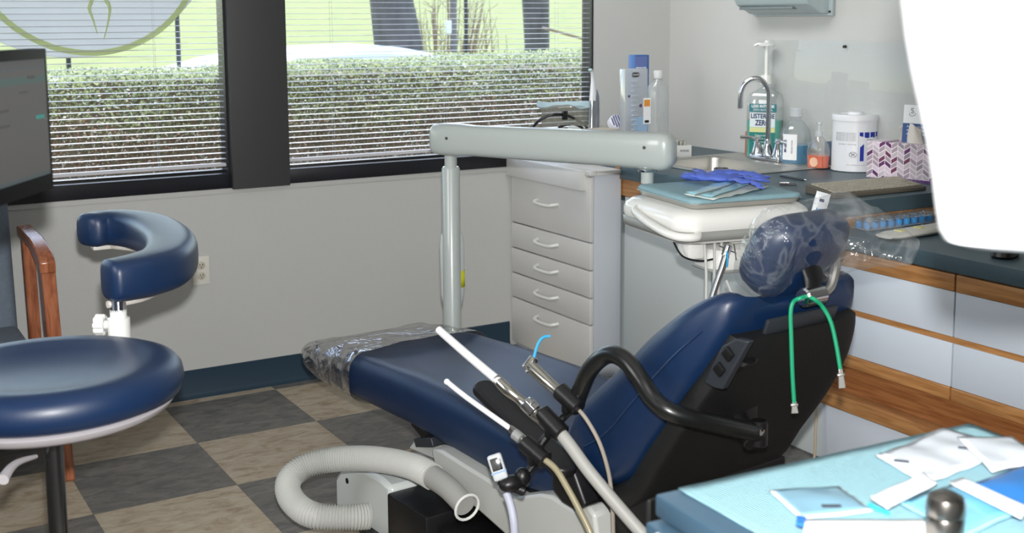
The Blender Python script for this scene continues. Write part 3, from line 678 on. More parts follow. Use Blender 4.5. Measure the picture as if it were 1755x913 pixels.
cmb = n.new('ShaderNodeCombineXYZ'); L.new(cu_, cmb.inputs[0]); L.new(cv, cmb.inputs[1]); wn = n.new('ShaderNodeTexWhiteNoise'); wn.noise_dimensions = '2D'; L.new(cmb.outputs[0], wn.inputs['Vector'])
rp = n.new('ShaderNodeValToRGB'); rp.color_ramp.interpolation = 'CONSTANT'; e = rp.color_ramp.elements
e[0].color = srgb((196,184,192))+(1,); e[0].position = 0; e[1].color = srgb((168,150,162))+(1,); e[1].position = .35
for ps, c in ((.55, (214,196,210)), (.68, (112,52,84)), (.82, (150,136,150)), (.9, (96,44,96))): k = e.new(ps); k.color = srgb(c)+(1,)
L.new(wn.outputs[0], rp.inputs[0]); m3 = n.new('ShaderNodeMix'); m3.data_type = 'RGBA'; L.new(ln, m3.inputs[0]); L.new(rp.outputs[0], m3.inputs[6]); m3.inputs[7].default_value = srgb((232,224,228))+(1,); L.new(m3.outputs[2], b.inputs['Base Color'])
tz = on(1484, 238, 'Y', tb0.y).z
pr_ = on(1600, 316, 'Z', ZC0); dx = (pr_-tb0); dx.z = 0; dxn = dx.normalized()
tbx = thing('tissue_box', 'tissue box with purple and grey chevrons beside the wipes canister', 'tissue box', tb0+dxn*.11)
TM = frame(tb0, dxn, (0,0,1)); HB = .142
bo = bpy.data.objects.new('box', bpy.data.meshes.new('box')); COL.objects.link(bo)
bmx = bmesh.new(); bmesh.ops.create_cube(bmx, size=1)
for v_ in bmx.verts: v_.co = V((.155+v_.co.x*.31, .058+v_.co.y*.116, HB/2+v_.co.z*HB))
bmesh.ops.bevel(bmx, geom=list(bmx.edges), offset=.0015, segments=1, affect='EDGES'); bmx.to_mesh(bo.data); bmx.free(); bo.data.materials.append(tbm)
bo.parent = tbx; bo.matrix_local = tbx.matrix_basis.inverted() @ TM
m = MB(TM); m.box(.085, .31, -.0012, .0, 0, .010); m.build('base_stripe', mat('purple_stripe', (92,50,120), .5), tbx, smooth=False)
m = MB(TM)
def tis(u, v):
    a = (u-.5); return V((.15+a*.13*(1-.25*v)+.006*math.sin(9*u+v*3), .058+.03*math.sin(u*5+1)*(1-v)+.01*v*math.sin(7*u), HB-.002+.07*v*(.8+.25*math.sin(3.3*u))))
m.grid(tis, 16, 10); m.build('tissue', mat('tissue_paper', (214,208,200), .9), tbx, solid=.001)
# brochure stand behind the tissue box
p = on(1562, 232, 'X', 2.47); bs = thing('brochure', 'blue and white upright leaflet card behind the tissue box', 'leaflet', (2.47, p.y, ZC0))
BF = Matrix.Translation((2.47, p.y-.02, ZC0)) @ Matrix.Rotation(math.radians(14), 4, 'Z') @ Matrix.Rotation(math.radians(4), 4, 'Y')
MB(BF).box(-.001, .001, -.095, .06, 0, .285).build('card', WT, bs, smooth=False)
MB(BF).box(.0015, .02, -.05, .03, 0, .10).build('stand', clear('stand_clear', haze=.1), bs, smooth=False)
MB(BF).box(-.002, -.001, -.095, .06, .03, .215).build('blue_panel', mat('leaflet_blue', (52,84,140), .5), bs, smooth=False)
for k in range(3): text('lettering', 'Ask about your smile', WT, BF @ frame((-.0026, -.012, .203-.014*k), (0,-1,0), (-1,0,0)), .011, bs, w=.11)
text('lettering', 'S', INKG, BF @ frame((-.0016, .025, .262), (0,-1,0), (-1,0,0)), .03, bs)
MB(BF).tube([(-.0016, .025+.012*math.cos(t), .252+.009*math.sin(t)) for t in (2.8, 3.6, 4.7, 5.6, 6.4)], .0009, n=5).build('logo_curl', INKG, bs)
# keyboard near the counter end
k0, k1, k2 = on(1384, 331, 'Z', ZT), on(1430, 341, 'Z', ZT), on(1588, 326, 'Z', ZT)
kx = (k2-k1); kx.z = 0; kw = kx.length; KM = frame(V((k1.x, k1.y, ZC0)), kx, (0,0,1))
kd = abs((KM.inverted() @ k0).y)
kb = thing('keyboard', 'taupe computer keyboard under a clear cover at the counter end', 'keyboard', KM @ V((kw/2, kd/2, 0)))
KM_ = mat('keyboard_taupe', (92,86,76), .5); KK = mat('key_taupe', (168,160,144), .45)
MB(KM).poly([(0,0,0), (0,kd,0), (0,kd,.034), (0,kd*.5,.026), (0,0,.014)], (kw,0,0)).build('case', KM_, kb, bevel=.003)
m = MB(KM); kr = 6
for r in range(kr):
    nk = 17
    for c in range(nk):
        xx = .012+(kw-.024)*c/nk; yy = .012+(kd-.024)*r/kr; zz = .014+.019*(yy/kd)**.9
        m.box(xx+.0012, xx+(kw-.024)/nk-.0012, yy+.0012, yy+(kd-.024)/kr-.0015, zz, zz+.007, bev=.0015, seg=1)
m.build('keys', KK, kb)
m = MB(KM)
def cov(u, v): return V((-.012+u*(kw+.02), -.008+v*(kd+.012), .024+.018*v+.003*noise.noise(V((u*14, v*7, 2)))))
m.grid(cov, 30, 14); m.build('dust_cover', clear('cover_film', gloss=.02, haze=.02, hazecol=(190,184,172), bump=.05, bscale=20), kb)
# pens
PENM = mat('pen_black', (20,20,24), .2, coat=.5)
for (a, b_, lab) in (((1338, 301), (1383, 309), 'black pen on the counter, the one nearer the sink rim'), ((1336, 315), (1367, 316), 'black pen on the counter, the one nearer the delivery tray')):
    A, B = on(*a, 'Z', ZC0+.005), on(*b_, 'Z', ZC0+.005); pn = thing('pen', lab, 'pen', A-V((0,0,.005)), 'pens beside the keyboard')
    d = (B-A); 
    MB().cyl(A, A+d*.92, .0045, n=12).build('barrel', PENM, pn); MB().cyl(A+d*.92, B, .0045, .0012, n=12).build('tip', CHROME, pn)
    MB().box(-.001, .001, -.0012, .0012, 0, .035, M=frame(A+V((0,0,.0055)), V((0,0,1)), d)).build('clip', CHROME, pn)
# small white box with grey print left of the sink
p = on(1174, 268, 'X', 2.46); p = on(1163, 269, 'Z', ZC0); q = on(1185, 269, 'Z', ZC0)
PB = frame(p, (q-p), (0,0,1)); w_ = (q-p).length
lb = thing('supply_box', 'small open white box with grey print left of the sink', 'box', p)
MB(PB).box(-.04, w_, 0, .05, 0, .052, bev=.001).build('carton', mat('carton_white', (205,207,205), .6), lb)
text('lettering', 'REORDER', INKG, PB @ frame((w_*.45, -.0006, .028), (1,0,0), (0,-1,0)), .012, lb, w=w_*.7, bold=.0004)
m = MB(PB)
for k in range(4): m.box(-.03+k*.016, -.018+k*.016, .004, .046, .05, .075+.006*math.sin(k*2), bev=.002, M=Matrix.Rotation(.02*k, 4, 'Y'))
m.build('sachets', mat('sachet_grey', (160,160,150), .4), lb)
# white crumpled rim towel
A, B = on(1352, 277, 'Z', ZC0), on(1422, 287, 'Z', ZC0)
TW = frame(V((2.45, -.60, ZC0)), V((0,-1,0)), (0,0,1)); A = on(1388, 280, 'Z', ZC0)
m = MB(); d = on(1424, 287, 'Z', ZC0)-A
m.tube([A+V((0,0,.006)), A+d*.4+V((.004,0,.007)), A+d*.8+V((-.004,0,.006)), A+d+V((.0,0,.005))], lambda t: .0055-.001*math.sin(t*9), n=8)
m.build('rolled_paper_strip', mat('paper_white', (222,222,218), .8), label='thin rolled white paper strip on the counter below the soap bottle', cat='paper')
# ------------------------------------------------------------------ the reclined treatment chair
th = math.radians(5); HD = V((math.sin(th), -math.cos(th), 0)); LT = V((math.cos(th), math.sin(th), 0)); CO = V((.284, -.30, 0))
CHM = frame(CO, HD, (0,0,1))                     # local: x from toe to head, y across, z up
def W(s, b, z): return CHM @ V((s, b, z))
def sd(x, y, b=0):                               # point of the chair's upright plane at offset b
    o = CO+LT*b; d = ray(x, y); return CAM + d*((o-CAM).dot(LT)/d.dot(LT))
chair = thing('treatment_chair', 'reclined navy blue dental chair with black back shell in the middle of the room', 'dental chair', W(1.0, .26, 0))
def sect(F, R, hw, n=36, p=3.4, dish=.012, bc=.26, grow=0):
    """closed section between a front/top point F and a rear/bottom point R of the side view"""
    F, R = V((F[0], 0, F[1])), V((R[0], 0, R[1])); c = (F+R)/2; ax = (F-R)/2; h = ax.length+grow; ax.normalize(); hw += grow; out = []
    for k in range(n):
        a = 2*PI*k/n; ca_, sa = math.cos(a), math.sin(a)
        y = math.copysign(abs(ca_)**(2/p), ca_)*hw; t = math.copysign(abs(sa)**(2/p), sa)*h
        if sa > 0: t -= dish*max(0, 1-(y/hw/.82)**4)*min(1, sa*1.4)
        out.append(CHM @ V((c.x+ax.x*t, bc+y, c.z+ax.z*t)))
    return out
def interp(tab, s):
    for a, b_ in zip(tab, tab[1:]):
        if a[0] <= s <= b_[0]:
            t = (s-a[0])/(b_[0]-a[0]); t2 = t*t*(3-2*t); return [u+(v_-u)*(t*.5+t2*.5) for u, v_ in zip(a, b_)]
    return list(tab[0] if s < tab[0][0] else tab[-1])
seat_tab = [(-.02,.382,.345,.22), (.0,.398,.315,.245), (.06,.415,.292,.255), (.15,.435,.282,.26), (.4,.463,.278,.265), (.75,.482,.282,.265), (1.0,.488,.268,.265), (1.25,.478,.262,.265), (1.45,.462,.29,.26), (1.56,.45,.31,.25), (1.6,.42,.34,.23)]
st_ = sorted(set([-.02,-.015,-.005,.01,.03,.06,.1] + [.15+.06*k for k in range(23)] + [1.5,1.54,1.57,1.6]))
MB().rings([sect((s, t[1]), (s, t[2]), t[3], dish=.034*max(0, min(1, s*4))) for s in st_ for t in [interp(seat_tab, s)]]).build('seat_cushion', BLUE, chair, angle=60)
Fp = spline([(1.455,.47,0),(1.49,.57,0),(1.585,.668,0),(1.68,.748,0),(1.765,.826,0),(1.85,.890,0),(1.91,.930,0),(1.965,.950,0),(2.005,.935,0)], 3)
Rp = spline([(1.50,.44,0),(1.60,.385,0),(1.72,.43,0),(1.79,.525,0),(1.85,.605,0),(1.905,.685,0),(1.95,.755,0),(1.985,.83,0),(1.998,.885,0)], 3)
NB = len(Fp)
def hwb(i): t = i/(NB-1); return .225+.035*min(1, t*6) - (.070*max(0, (t-.6)/.4)**1.5) - (.03 if i == NB-1 else 0)
MB().rings([sect(Fp[i], Rp[i], hwb(i), dish=.035, p=4.0) for i in range(NB)]).build('backrest_cushion', BLUE, chair, angle=60)
# piping seam on the near side of the back
MB().tube([CHM @ V((f.x*.5+r.x*.5, .26-hwb(i)-.001, f.y*.5+r.y*.5)) for i, (f, r) in list(enumerate(zip(Fp, Rp)))[4:20]], .0025, n=6, smooth=1).build('seam_piping', BLUE, chair)
# black shell behind the back
R2 = [V((1.46,.335,0)), V((1.56,.33,0))] + [V(p) for p in Rp[6:-2]]; shr = []
for i, p in enumerate(R2):
    a = R2[max(0, i-1)]; c = R2[min(len(R2)-1, i+1)]; t = (c-a).normalized(); nrm = V((t.y, -t.x, 0)); q = i/(len(R2)-1)
    th2 = .05-.02*q; hw = .25-.055*max(0, (q-.5)/.5)**1.5
    shr.append(sect(p-nrm*.03, p+nrm*th2, hw, dish=0, p=5))
SHELL = mat('black_shell', (9,10,11), .6, bump=.1, bscale=260)
MB().rings(shr).build('back_shell', SHELL, chair, angle=50)
# hull under the back and seat pan
MB(CHM).rings([rrect(s, .26, .01, hw, .009, 0, 2) and [V((s, .26+hw*c, z0 if k in (0, 1) else z1)) for k, c in enumerate((-1, 1, 1, -1))] for s, z0, z1, hw in ((.62,.262,.305,.18), (.9,.20,.30,.21), (1.3,.16,.30,.23), (1.62,.17,.34,.24), (1.78,.22,.43,.235))]).build('seat_pan', SHELL, chair, bevel=.01)
GREYP = mat('dark_grey_plastic', (40,44,50), .45)
m = MB(); m.poly([sd(1237,592,.005), sd(1262,580,.005), sd(1283,585,.005), sd(1237,668,.005), sd(1222,665,.005), sd(1205,655,.005)], LT*.02); m.build('hinge_cover', GREYP, chair, bevel=.004)
for x, y in ((1247, 607), (1232, 633)): MB().box(-.012, .012, -.003, .006, -.012, .012, bev=.002, M=Matrix.Translation(sd(x, y, .0)) @ CHM.to_3x3().to_4x4() @ Matrix.Rotation(-.9, 4, 'Y')).build('slot', BLACK, chair)
m = MB(CHM)
m.box(-.006, .006, -.11, .12, -.03, .018, bev=.005, M=Matrix.Translation((2.012, .255, .862)) @ Matrix.Rotation(math.radians(20), 4, 'Y')); m.build('headrest_bracket_plate', GREYP, chair)
MB(CHM).rings([[V((s+.02*math.cos(t), .10+.05*math.sin(t)*k2, z+.018*math.cos(t))) for t in [2*PI*j/14 for j in range(14)]] for s, z, k2 in ((1.965,.79,.7), (1.99,.78,1), (2.0,.775,.5))]).build('release_lever', BLACK, chair)
# headrest
def blob(c, ax, ay, az, hx, hy, hz, p=3.2, nu=36, nv=18, bumpf=None):
    R = []; ax, ay, az = V(ax).normalized(), V(ay).normalized(), V(az).normalized()
    for i in range(nv+1):
        f = -PI/2+PI*i/nv; cf_, sf = math.cos(f), math.sin(f); ring = []
        for j in range(nu):
            a = 2*PI*j/nu; e = lambda v_: math.copysign(abs(v_)**(2/p), v_)
            x, y, z = e(max(cf_,1e-3))*e(math.cos(a))*hx, e(max(cf_,1e-3))*e(math.sin(a))*hy, e(sf)*hz
            pt = V(c)+ax*x+ay*y+az*z
            if bumpf: pt = bumpf(pt, (x, y, z))
            ring.append(pt)
        R.append(ring)
    return R
HT = math.radians(62); HU = V((math.cos(HT), 0, math.sin(HT))); HN = V((-math.sin(HT), 0, math.cos(HT)))
HC_ = V((1.972, .285, 1.005))
hl = [[CHM @ p for p in r] for r in blob(HC_, HN, HU, (0,1,0), .052, .103, .134, p=3.2, bumpf=lambda q, l: q+HN*(.030*(abs(l[2])/.15)**2.2)-HN*.012)]
MB().rings(hl).build('headrest', BLUE, chair, angle=70)
MB(CHM).rings([[V(c)+V((0, w_*math.cos(t), 0))+HN*h_*math.sin(t) for t in [2*PI*k/16 for k in range(16)]] for c, w_, h_ in (((2.012,.275,1.01), .035, .018), ((2.03,.275,.96), .03, .016), ((2.035,.27,.915), .02, .012))]).build('headrest_stem', BLACK, chair)
MB(CHM).cyl((2.035,.235,.918), (2.035,.30,.918), .022, n=28, bev=.004).build('headrest_knob', CHROME, chair)
MB(CHM).tube([(2.03,.31,.915), (2.03,.335,.93), (2.02,.36,.965), (2.005,.375,.985)], lambda t: .009+.004*t, n=10).build('adjusting_lever', STEEL, chair)
# clear bag over the headrest
def bagpt(i, j, NU=56, NV=40):
    v_ = i/NU; a = 2*PI*j/NV
    cen = [(0,1.972,1.012,.062,.106), (.5,1.975,1.018,.070,.108), (.62,2.00,1.040,.065,.100), (.78,2.04,1.03,.045,.082), (.9,2.07,1.01,.032,.052), (1,2.10,.995,.014,.032)]
    q = interp(cen, v_); b_ = .140+.385*v_ ; cap = math.sin(min(1, v_/.10)*PI/2)**.6 if v_ < .1 else 1
    e = lambda u: math.copysign(abs(u)**.75, u)
    p = V((q[1], b_, q[2]))+HN*(e(math.cos(a))*q[3]*cap)+HU*(e(math.sin(a))*q[4]*cap)
    k = .35 if v_ < .5 else 1
    n_ = noise.noise(V((p.x*14, p.y*9, p.z*14)))*.012*k + noise.noise(V((p.x*40+5, p.y*22, p.z*38)))*.005
    return CHM @ (p + HN*n_ + HU*n_*.8*k + V((0, n_*.7, 0)))
BAG = clear('bag_film', gloss=.055, rough=.14, haze=.035, hazecol=(225,230,234), bump=.6, bscale=11, crease=.08)
m = MB(); m.rings([[bagpt(i, j) for j in range(40)] for i in range(57)], cap=True)
m.build('headrest_bag', BAG, label='clear plastic bag pulled over the headrest and hanging off its right side', cat='plastic bag', angle=80)
# clear toe cover
TOE = clear('toe_film', gloss=.24, rough=.08, haze=.10, hazecol=(215,213,210), bump=.8, bscale=6, crease=.22)  # whitish haze and crease lines paint in the bright reflection on the film
def toes(s, g): t = interp(seat_tab, max(-.02, s)); return sect((s, t[1]+.004+.003*math.sin(s*40)), (s, t[2]-.004), t[3], dish=.012, grow=g, n=48)
m = MB(); ss = [-.032, -.027, -.015, .005, .05, .09, .13, .17, .21, .25, .29, .33, .37, .395, .402]
m.rings([toes(s, .001 if s < -.03 else (.011 if s == .402 else .006)) for s in ss], cap=True)
for v_ in m.bm.verts:
    k = noise.noise(v_.co*11)*.006+noise.noise(v_.co*28)*.003; v_.co += V((0, 0, k))
bmesh.ops.delete(m.bm, geom=[f for f in m.bm.faces if len(f.verts) > 20][-1:], context='FACES_ONLY')
m.build('toe_cover', TOE, label='clear wrinkled plastic cover over the toe end of the dental chair', cat='plastic cover', angle=80)
# armrest plank and its black hub
a0, a1 = sd(822, 658, -.07), sd(978, 812, -.07); ad = a1-a0; AM = frame(a0, ad, (0,0,1)); al = ad.length
m = MB(AM); ol = rrect(al/2, 0, al/2, .034, .03, 0, 8); m.poly([p-V((0,0,.012)) for p in ol], (0,0,.026)); m.build('armrest', mat('armrest_black', (24,24,26), .4), chair, bevel=.006)
m = MB(); m.poly([sd(*q, -.055) for q in ((944,797),(958,778),(975,790),(1003,868),(985,876),(962,862),(945,840))], LT*.05); m.build('armrest_hub', BLACK, chair, bevel=.008)
# white side arm under the seat
OFFW = mat('chair_offwhite', (186,188,184), .4, coat=.2)
m = MB(); m.poly([sd(*q, -.035) for q in ((738,768),(756,772),(800,800),(838,823),(880,852),(925,846),(945,850),(985,877),(1006,866),(1018,882),(1026,940),(1030,990),(960,990),(880,930),(830,885),(775,838),(746,806))], LT*.06); m.build('side_arm', OFFW, chair, bevel=.008)
m = MB(); m.poly([sd(*q, .03) for q in ((700,768),(712,752),(742,755),(770,775),(800,800),(780,805),(740,785))], LT*.1); m.build('linkage_plate', OFFW, chair, bevel=.004)
m = MB(); m.poly([sd(*q, .0) for q in ((708,752),(738,750),(742,766),(712,766))], LT*.08); m.build('limit_switch', GREYP, chair, bevel=.003)
# pedestal: pale cast plinth with black motor covers
m = MB(CHM); m.poly([V((s, -.12, z)) for s, z in ((.49,0),(.49,.10),(.53,.135),(.60,.165),(.68,.185),(.78,.19),(.84,.18),(.84,0))], (0,.46,0)); m.build('plinth', WHITE, chair, bevel=.014)
m = MB(CHM)
m.box(.845, 1.06, -.135, .36, .0, .17, bev=.008); m.box(1.065, 1.55, -.10, .40, .0, .14, bev=.008); m.build('motor_cover', BLACK, chair)
MB(CHM).box(.9, 1.35, .12, .42, .14, .27, bev=.01).build('lift_column', SHELL, chair)
MB(CHM).box(.70, 1.6, -.15, .55, 0, .018, bev=.004).build('floor_plate', BLACK, chair)
# small round marker hole on the plinth
MB(CHM).cyl((.575, -.1215, .115), (.575, -.116, .115), .009).build('port', BLACK, chair)
# vacuum hose
HOSE = mat('hose_grey', (184,186,182), .5)
hp = [at(x, y, d_) for x, y, d_ in ((632,884,3.34),(600,886,3.32),(544,884,3.31),(512,869,3.34),(494,844,3.38),(497,819,3.42),(523,799,3.45),(565,788,3.46),(619,785,3.44),(670,790,3.40),(712,801,3.35),(742,817,3.29))]
P = spline(hp, 40); Ls = [0]
for a, b_ in zip(P, P[1:]): Ls.append(Ls[-1]+(b_-a).length)
# resample evenly, one ridge per 7 mm
tot = Ls[-1]; N = int(tot/.0080)*6; Q = []; j = 0; rd = []
for k in range(N+1):
    L0 = tot*k/N
    while j < len(Ls)-2 and Ls[j+1] < L0: j += 1
    t = (L0-Ls[j])/max(1e-9, Ls[j+1]-Ls[j]); Q.append(P[j].lerp(P[j+1], t)); rd.append(.0340+.0030*math.cos(2*PI*k/6))
hs_ = thing('vacuum_hose', 'pale grey corrugated hose looping over the floor from the chair base', 'hose', V((hp[2].x, hp[2].y, 0)))
m = MB(); m.tube(Q, lambda t: rd[int(round(t*N))], n=20, smooth=1); m.build('corrugated_tube', HOSE, hs_, angle=80)
e0, e1 = Q[-1], at(797, 866, 3.16)
m = MB(); m.tube([Q[-6], e0, e0.lerp(e1, .5)+V((0,0,.008)), e1], lambda t: .034-.004*t, n=20); m.build('smooth_cuff', mat('cuff_grey', (160,160,156), .45), hs_)
c_ = on(800, 868, 'Z', .17); ax_ = (e1-e0).normalized(); Mx = frame(e1, ax_.cross(V((0,0,1))), ax_)
MB(Mx).tube([(.036*math.cos(t), .036*math.sin(t), .01) for t in [2*PI*k/20 for k in range(20)]], .004, n=8, smooth=1, closed=True).build('end_ring', WPLASTIC, hs_)
# green bib cord with clips, draped over the headrest knob
GREEN = mat('green_cord', (22,150,106), .4)
D0 = (W(2.065,.26,.9)-CAM).dot(cf)
bc_ = thing('bib_lanyard', 'green bib lanyard with two metal clips hanging from the headrest knob', 'lanyard', at(1380, 660, D0))
kp = W(2.035,.262,.943)
cp_ = [at(1361,690,D0), at(1358,640,D0), at(1356,580,D0), at(1355,535,D0), at(1360,517,D0), at(1371,511,D0-.01)] + [at(1383,508,D0+.0), at(1396,513,D0-.01), at(1410,526,D0), at(1424,552,D0), at(1433,590,D0), at(1440,632,D0)]
MB().tube(cp_, .0046, n=10, smooth=5).build('loop', GREEN, bc_)
for a, b_ in (((1361,686), (1362,708)), ((1440,630), (1443,665))):
    A, B = at(*a, D0), at(*b_, D0); fm_ = frame(A, B-A, -cf)
    l = (B-A).length; m = MB(fm_); m.poly([V((0,-.004,-.003)), V((l*.5,-.006,-.003)), V((l,-.008,-.003)), V((l,.008,-.003)), V((l*.5,.006,-.003)), V((0,.004,-.003))], (0,0,.006)); m.cyl((l*.35,-.008,0), (l*.35,.008,0), .004, n=10); m.build('clip', STEEL, bc_, bevel=.001)
# ------------------------------------------------------------------ assistant's arm and instruments
ih = thing('instrument_holder', 'bent black tube arm with four black clamps beside the chair seat', 'instrument holder', sd(1000, 700, -.12))
tp = [sd(x, y, b_) for x, y, b_ in ((985,697,-.10),(995,668,-.09),(1012,632,-.085),(1040,608,-.08),(1068,614,-.08),(1095,645,-.08),(1120,683,-.075),(1150,706,-.06),(1195,719,-.01),(1250,731,.08),(1300,742,.175))]
MB().tube(tp, .0205, n=16, smooth=5).build('tube_arm', mat('tube_black', (18,20,20), .3, coat=.3), ih)
m = MB(); e = tp[-1]; m.cyl(e+V((-.02,-.005,-.02)), e+V((.0,.07,.02)), .022, n=16, bev=.003); m.cyl(e+V((0,.0,-.03)), e+V((0,.0,.03)), .02, n=16, bev=.004); m.box(-.035,.035,-.01,.01,-.035,.035, bev=.006, M=Matrix.Translation(e+V((.01,.06,.015)))); m.build('pivot', BLACK, ih)
MB().cyl(at(1303,742,(e-CAM).dot(cf)-.03), at(1307,738,(e-CAM).dot(cf)-.02), .006, n=10).build('pivot_screw', CHROME, ih)
DB = (sd(950, 740, -.13)-CAM).dot(cf)
def ap(x, y, d=0): return at(x, y, DB+d)
MB().tube([sd(985,697,-.10), ap(968,712), ap(945,737), ap(925,765), ap(915,795), ap(890,826)], .0095, n=10).build('holder_bar', BLACK, ih)
def clamp(a, b_, r, d0=0, d1=0):
    A, B = ap(*a, d0), ap(*b_, d1); m = MB(); m.cyl(A, B, r, r, n=22, bev=.003); c = (A+B)/2
    m.box(-.012,.012,-.008,.008,-.012,.012, bev=.003, M=Matrix.Translation(c-cu*r*.9-cr*r*.2))
    o = m.build('clamp', BLACK, ih); MB().cyl(c-cf*(r+.002)+cu*.0, c-cf*(r-.004), .004, n=10).build('clamp_screw', CHROME, o); return o
clamp((958,668), (993,700), .021, -.01, -.05); clamp((928,706), (964,744), .022, -.01, -.05); clamp((898,757), (936,790), .021, -.01, -.05)
m = MB(); m.ball(ap(878,828,-.03), .034, .022, .02); m.ball(ap(895,818,-.02), .02, .02, .024); m.cyl(ap(855,822,-.03), ap(900,842,-.03), .012, bev=.003); m.build('clamp', BLACK, ih)
TIPW = mat('tip_white', (232,232,234), .35); CUFFG = mat('valve_grey', (150,152,152), .35, .3)
SATIN = mat('satin_metal', (190,188,182), .22, 1)
# high volume suction
sv = thing('suction_handpiece', 'long thick white suction tip on a chrome valve with wide grey hose', 'suction handpiece', ap(945, 725))
MB().tube([ap(752,565,.22), ap(800,607,.13), ap(856,654,.03)], lambda t: .0098+.001*t, n=16, smooth=3).build('tip', TIPW, sv)
MB().tube([ap(850,648,.04), ap(870,668,.02), ap(890,684,.01), ap(905,697,0), ap(938,722,-.02)], lambda t: .0105+.006*t+.002*math.sin(t*9), n=20).build('valve_body', SATIN, sv)
m = MB(); m.ball(ap(908,692,-.015), .017, .017, .013); m.cyl(ap(900,688,-.01), ap(917,706,-.02), .0185, n=20, bev=.003); m.build('valve_lever', CHROME, sv)
MB().tube([ap(955,735,-.04), ap(975,760,-.06), ap(1010,808,-.09), ap(1055,862,-.12), ap(1100,913,-.15), ap(1150,965,-.18)], .0148, n=16).build('hose', mat('hose_warm_grey', (158,158,154), .5), sv)
# saliva ejector
se = thing('saliva_ejector', 'thin white saliva ejector straw in a chrome valve with tan hose', 'saliva ejector', ap(915, 775))
MB().tube([ap(765,653,.17), ap(800,681,.12), ap(880,738,.02)], .0066, n=12, smooth=3).build('tip', TIPW, se)
MB().ball(ap(766,654,.168), .0078).build('tip_end', TIPW, se)
MB().tube([ap(874,733,.03), ap(888,745,.01), ap(906,764,-.01)], lambda t: .0075+.006*t, n=16).build('valve_body', SATIN, se)
MB().cyl(ap(880,742,0), ap(893,752,-.01), .0125, n=18, bev=.002).build('valve_lever', CUFFG, se)
MB().tube([ap(930,785,-.05), ap(952,803,-.07), ap(972,835,-.09), ap(992,872,-.11), ap(1012,913,-.13), ap(1030,965,-.15)], .0075, n=12).build('hose', mat('hose_tan', (146,138,112), .35, coat=.3), se)
# air-water syringe
aw = thing('air_water_syringe', 'chrome air-water syringe with a bent bright blue tip', 'syringe', ap(960, 665))
MB().tube([ap(915,614,.05), ap(919,598,.055), ap(925,584,.06), ap(933,577,.06), ap(943,576,.06)], .0036, n=10).build('tip', mat('tip_blue', (52,158,206), .35), aw)
MB().tube([ap(907,625,.045), ap(925,642,.03), ap(945,660,.01), ap(966,678,-.02)], lambda t: .0165-.0035*t, n=18).build('body', SATIN, aw)
MB().cyl(ap(916,612,.045), ap(906,632,.045), .0115, .017, n=18, bev=.002).build('head', SATIN, aw)
for x, y in ((898,627), (903,636)): MB().ball(ap(x, y, .02), .0048).build('button', CHROME, aw)
MB().tube([ap(985,695,-.04), ap(1005,718,-.05), ap(1028,760,-.06), ap(1043,810,-.06), ap(1049,860,-.06), ap(1051,913,-.05), ap(1052,960,-.05)], .0048, n=10).build('hose', mat('hose_beige', (150,142,132), .45), aw)
# scaler in its box-shaped head
sc_ = thing('curing_light', 'stubby white and chrome instrument with pale lavender cord left of the clamps', 'instrument', ap(865, 815))
A, B = ap(846,778,-.02), ap(860,822,-.03); fm_ = frame(A, B-A, -cf); l = (B-A).length
MB(fm_).box(-.0, l, -.017, .017, -.014, .014, bev=.006, seg=3).build('body', mat('instrument_pale', (196,200,204), .25, coat=.5), sc_)
MB(fm_).box(.008, l*.62, -.012, .012, .0135, .0155, bev=.001).build('chrome_face', CHROME, sc_)
MB(fm_).box(l*.66, l*.72, -.0175, .0175, -.0145, .0145).build('blue_band', mat('band_blue', (110,150,190), .4), sc_)
MB().tube([ap(868,845,-.03), ap(875,865,-.04), ap(880,890,-.05), ap(882,920,-.05), ap(882,965,-.05)], .0095, n=12).build('cord', mat('cord_lavender', (176,180,196), .5), sc_)
# ------------------------------------------------------------------ delivery unit: post, long arm, instrument head
du = thing('delivery_unit', 'white delivery unit, post with long rounded arm carrying the instrument head', 'delivery unit', V((at(774,420,4.35).x, at(774,420,4.35).y, 0)))
DP = 4.35
pt = at(774, 283, DP); r1 = 15.5/F*DP; bx, by = at(774,420,DP).x, at(774,420,DP).y
armz = at(748,238,4.35).z
PW = mat('post_white', (172,180,178), .3, coat=.35)
MB().lathe([(r1*1.05,0), (r1*1.05,.02), (r1,.03), (r1,pt.z-.008), (r1-.005,pt.z)], (bx, by, 0), n=40).build('post', PW, du)
MB().cyl((bx, by, pt.z), (bx, by, armz-.03), 10.5/F*DP, n=32).build('inner_post', PW, du)
MB().lathe([(.11,0), (.11,.012), (.10,.02), (r1+.004,.024), (r1+.004,.05)], (bx, by, 0), n=40).build('floor_flange', PW, du)
# rounded service cover with yellow sticker behind the post
q = V((bx, by, 0))+LT*.036+V((0,.062,0)); zt, zb = on(780,392,'Y',q.y).z, on(780,525,'Y',q.y).z
MB().rings([[V((q.x+w_*math.copysign(abs(math.cos(t))**.7, math.cos(t)), q.y+.028*math.sin(t), z)) for t in [2*PI*k/24 for k in range(24)]] for z, w_ in ((zb,.022), (zb+.012,.038), (zb+.05,.046), (zt-.06,.049), (zt-.02,.043), (zt,.024))]).build('service_cover', WHITE, du, angle=60)
MB().cyl((q.x+.028,q.y,zt-.004), (q.x+.028,q.y,zt+.05), .007, n=10).build('cable_sleeve', GREYP, du)
y0, y1 = on(790,462,'Y',q.y).z, on(790,490,'Y',q.y).z
MB().rings([[V((q.x+.0498*math.copysign(abs(math.cos(t))**.7, math.cos(t)), q.y+.0285*math.sin(t), z)) for t in [-PI*.62+PI*.6*k/10 for k in range(11)]] for z in (y1, y0)], cap=False, closed=False).build('yellow_sticker', mat('sticker_yellow', (214,214,30), .5), du, solid=.0006)
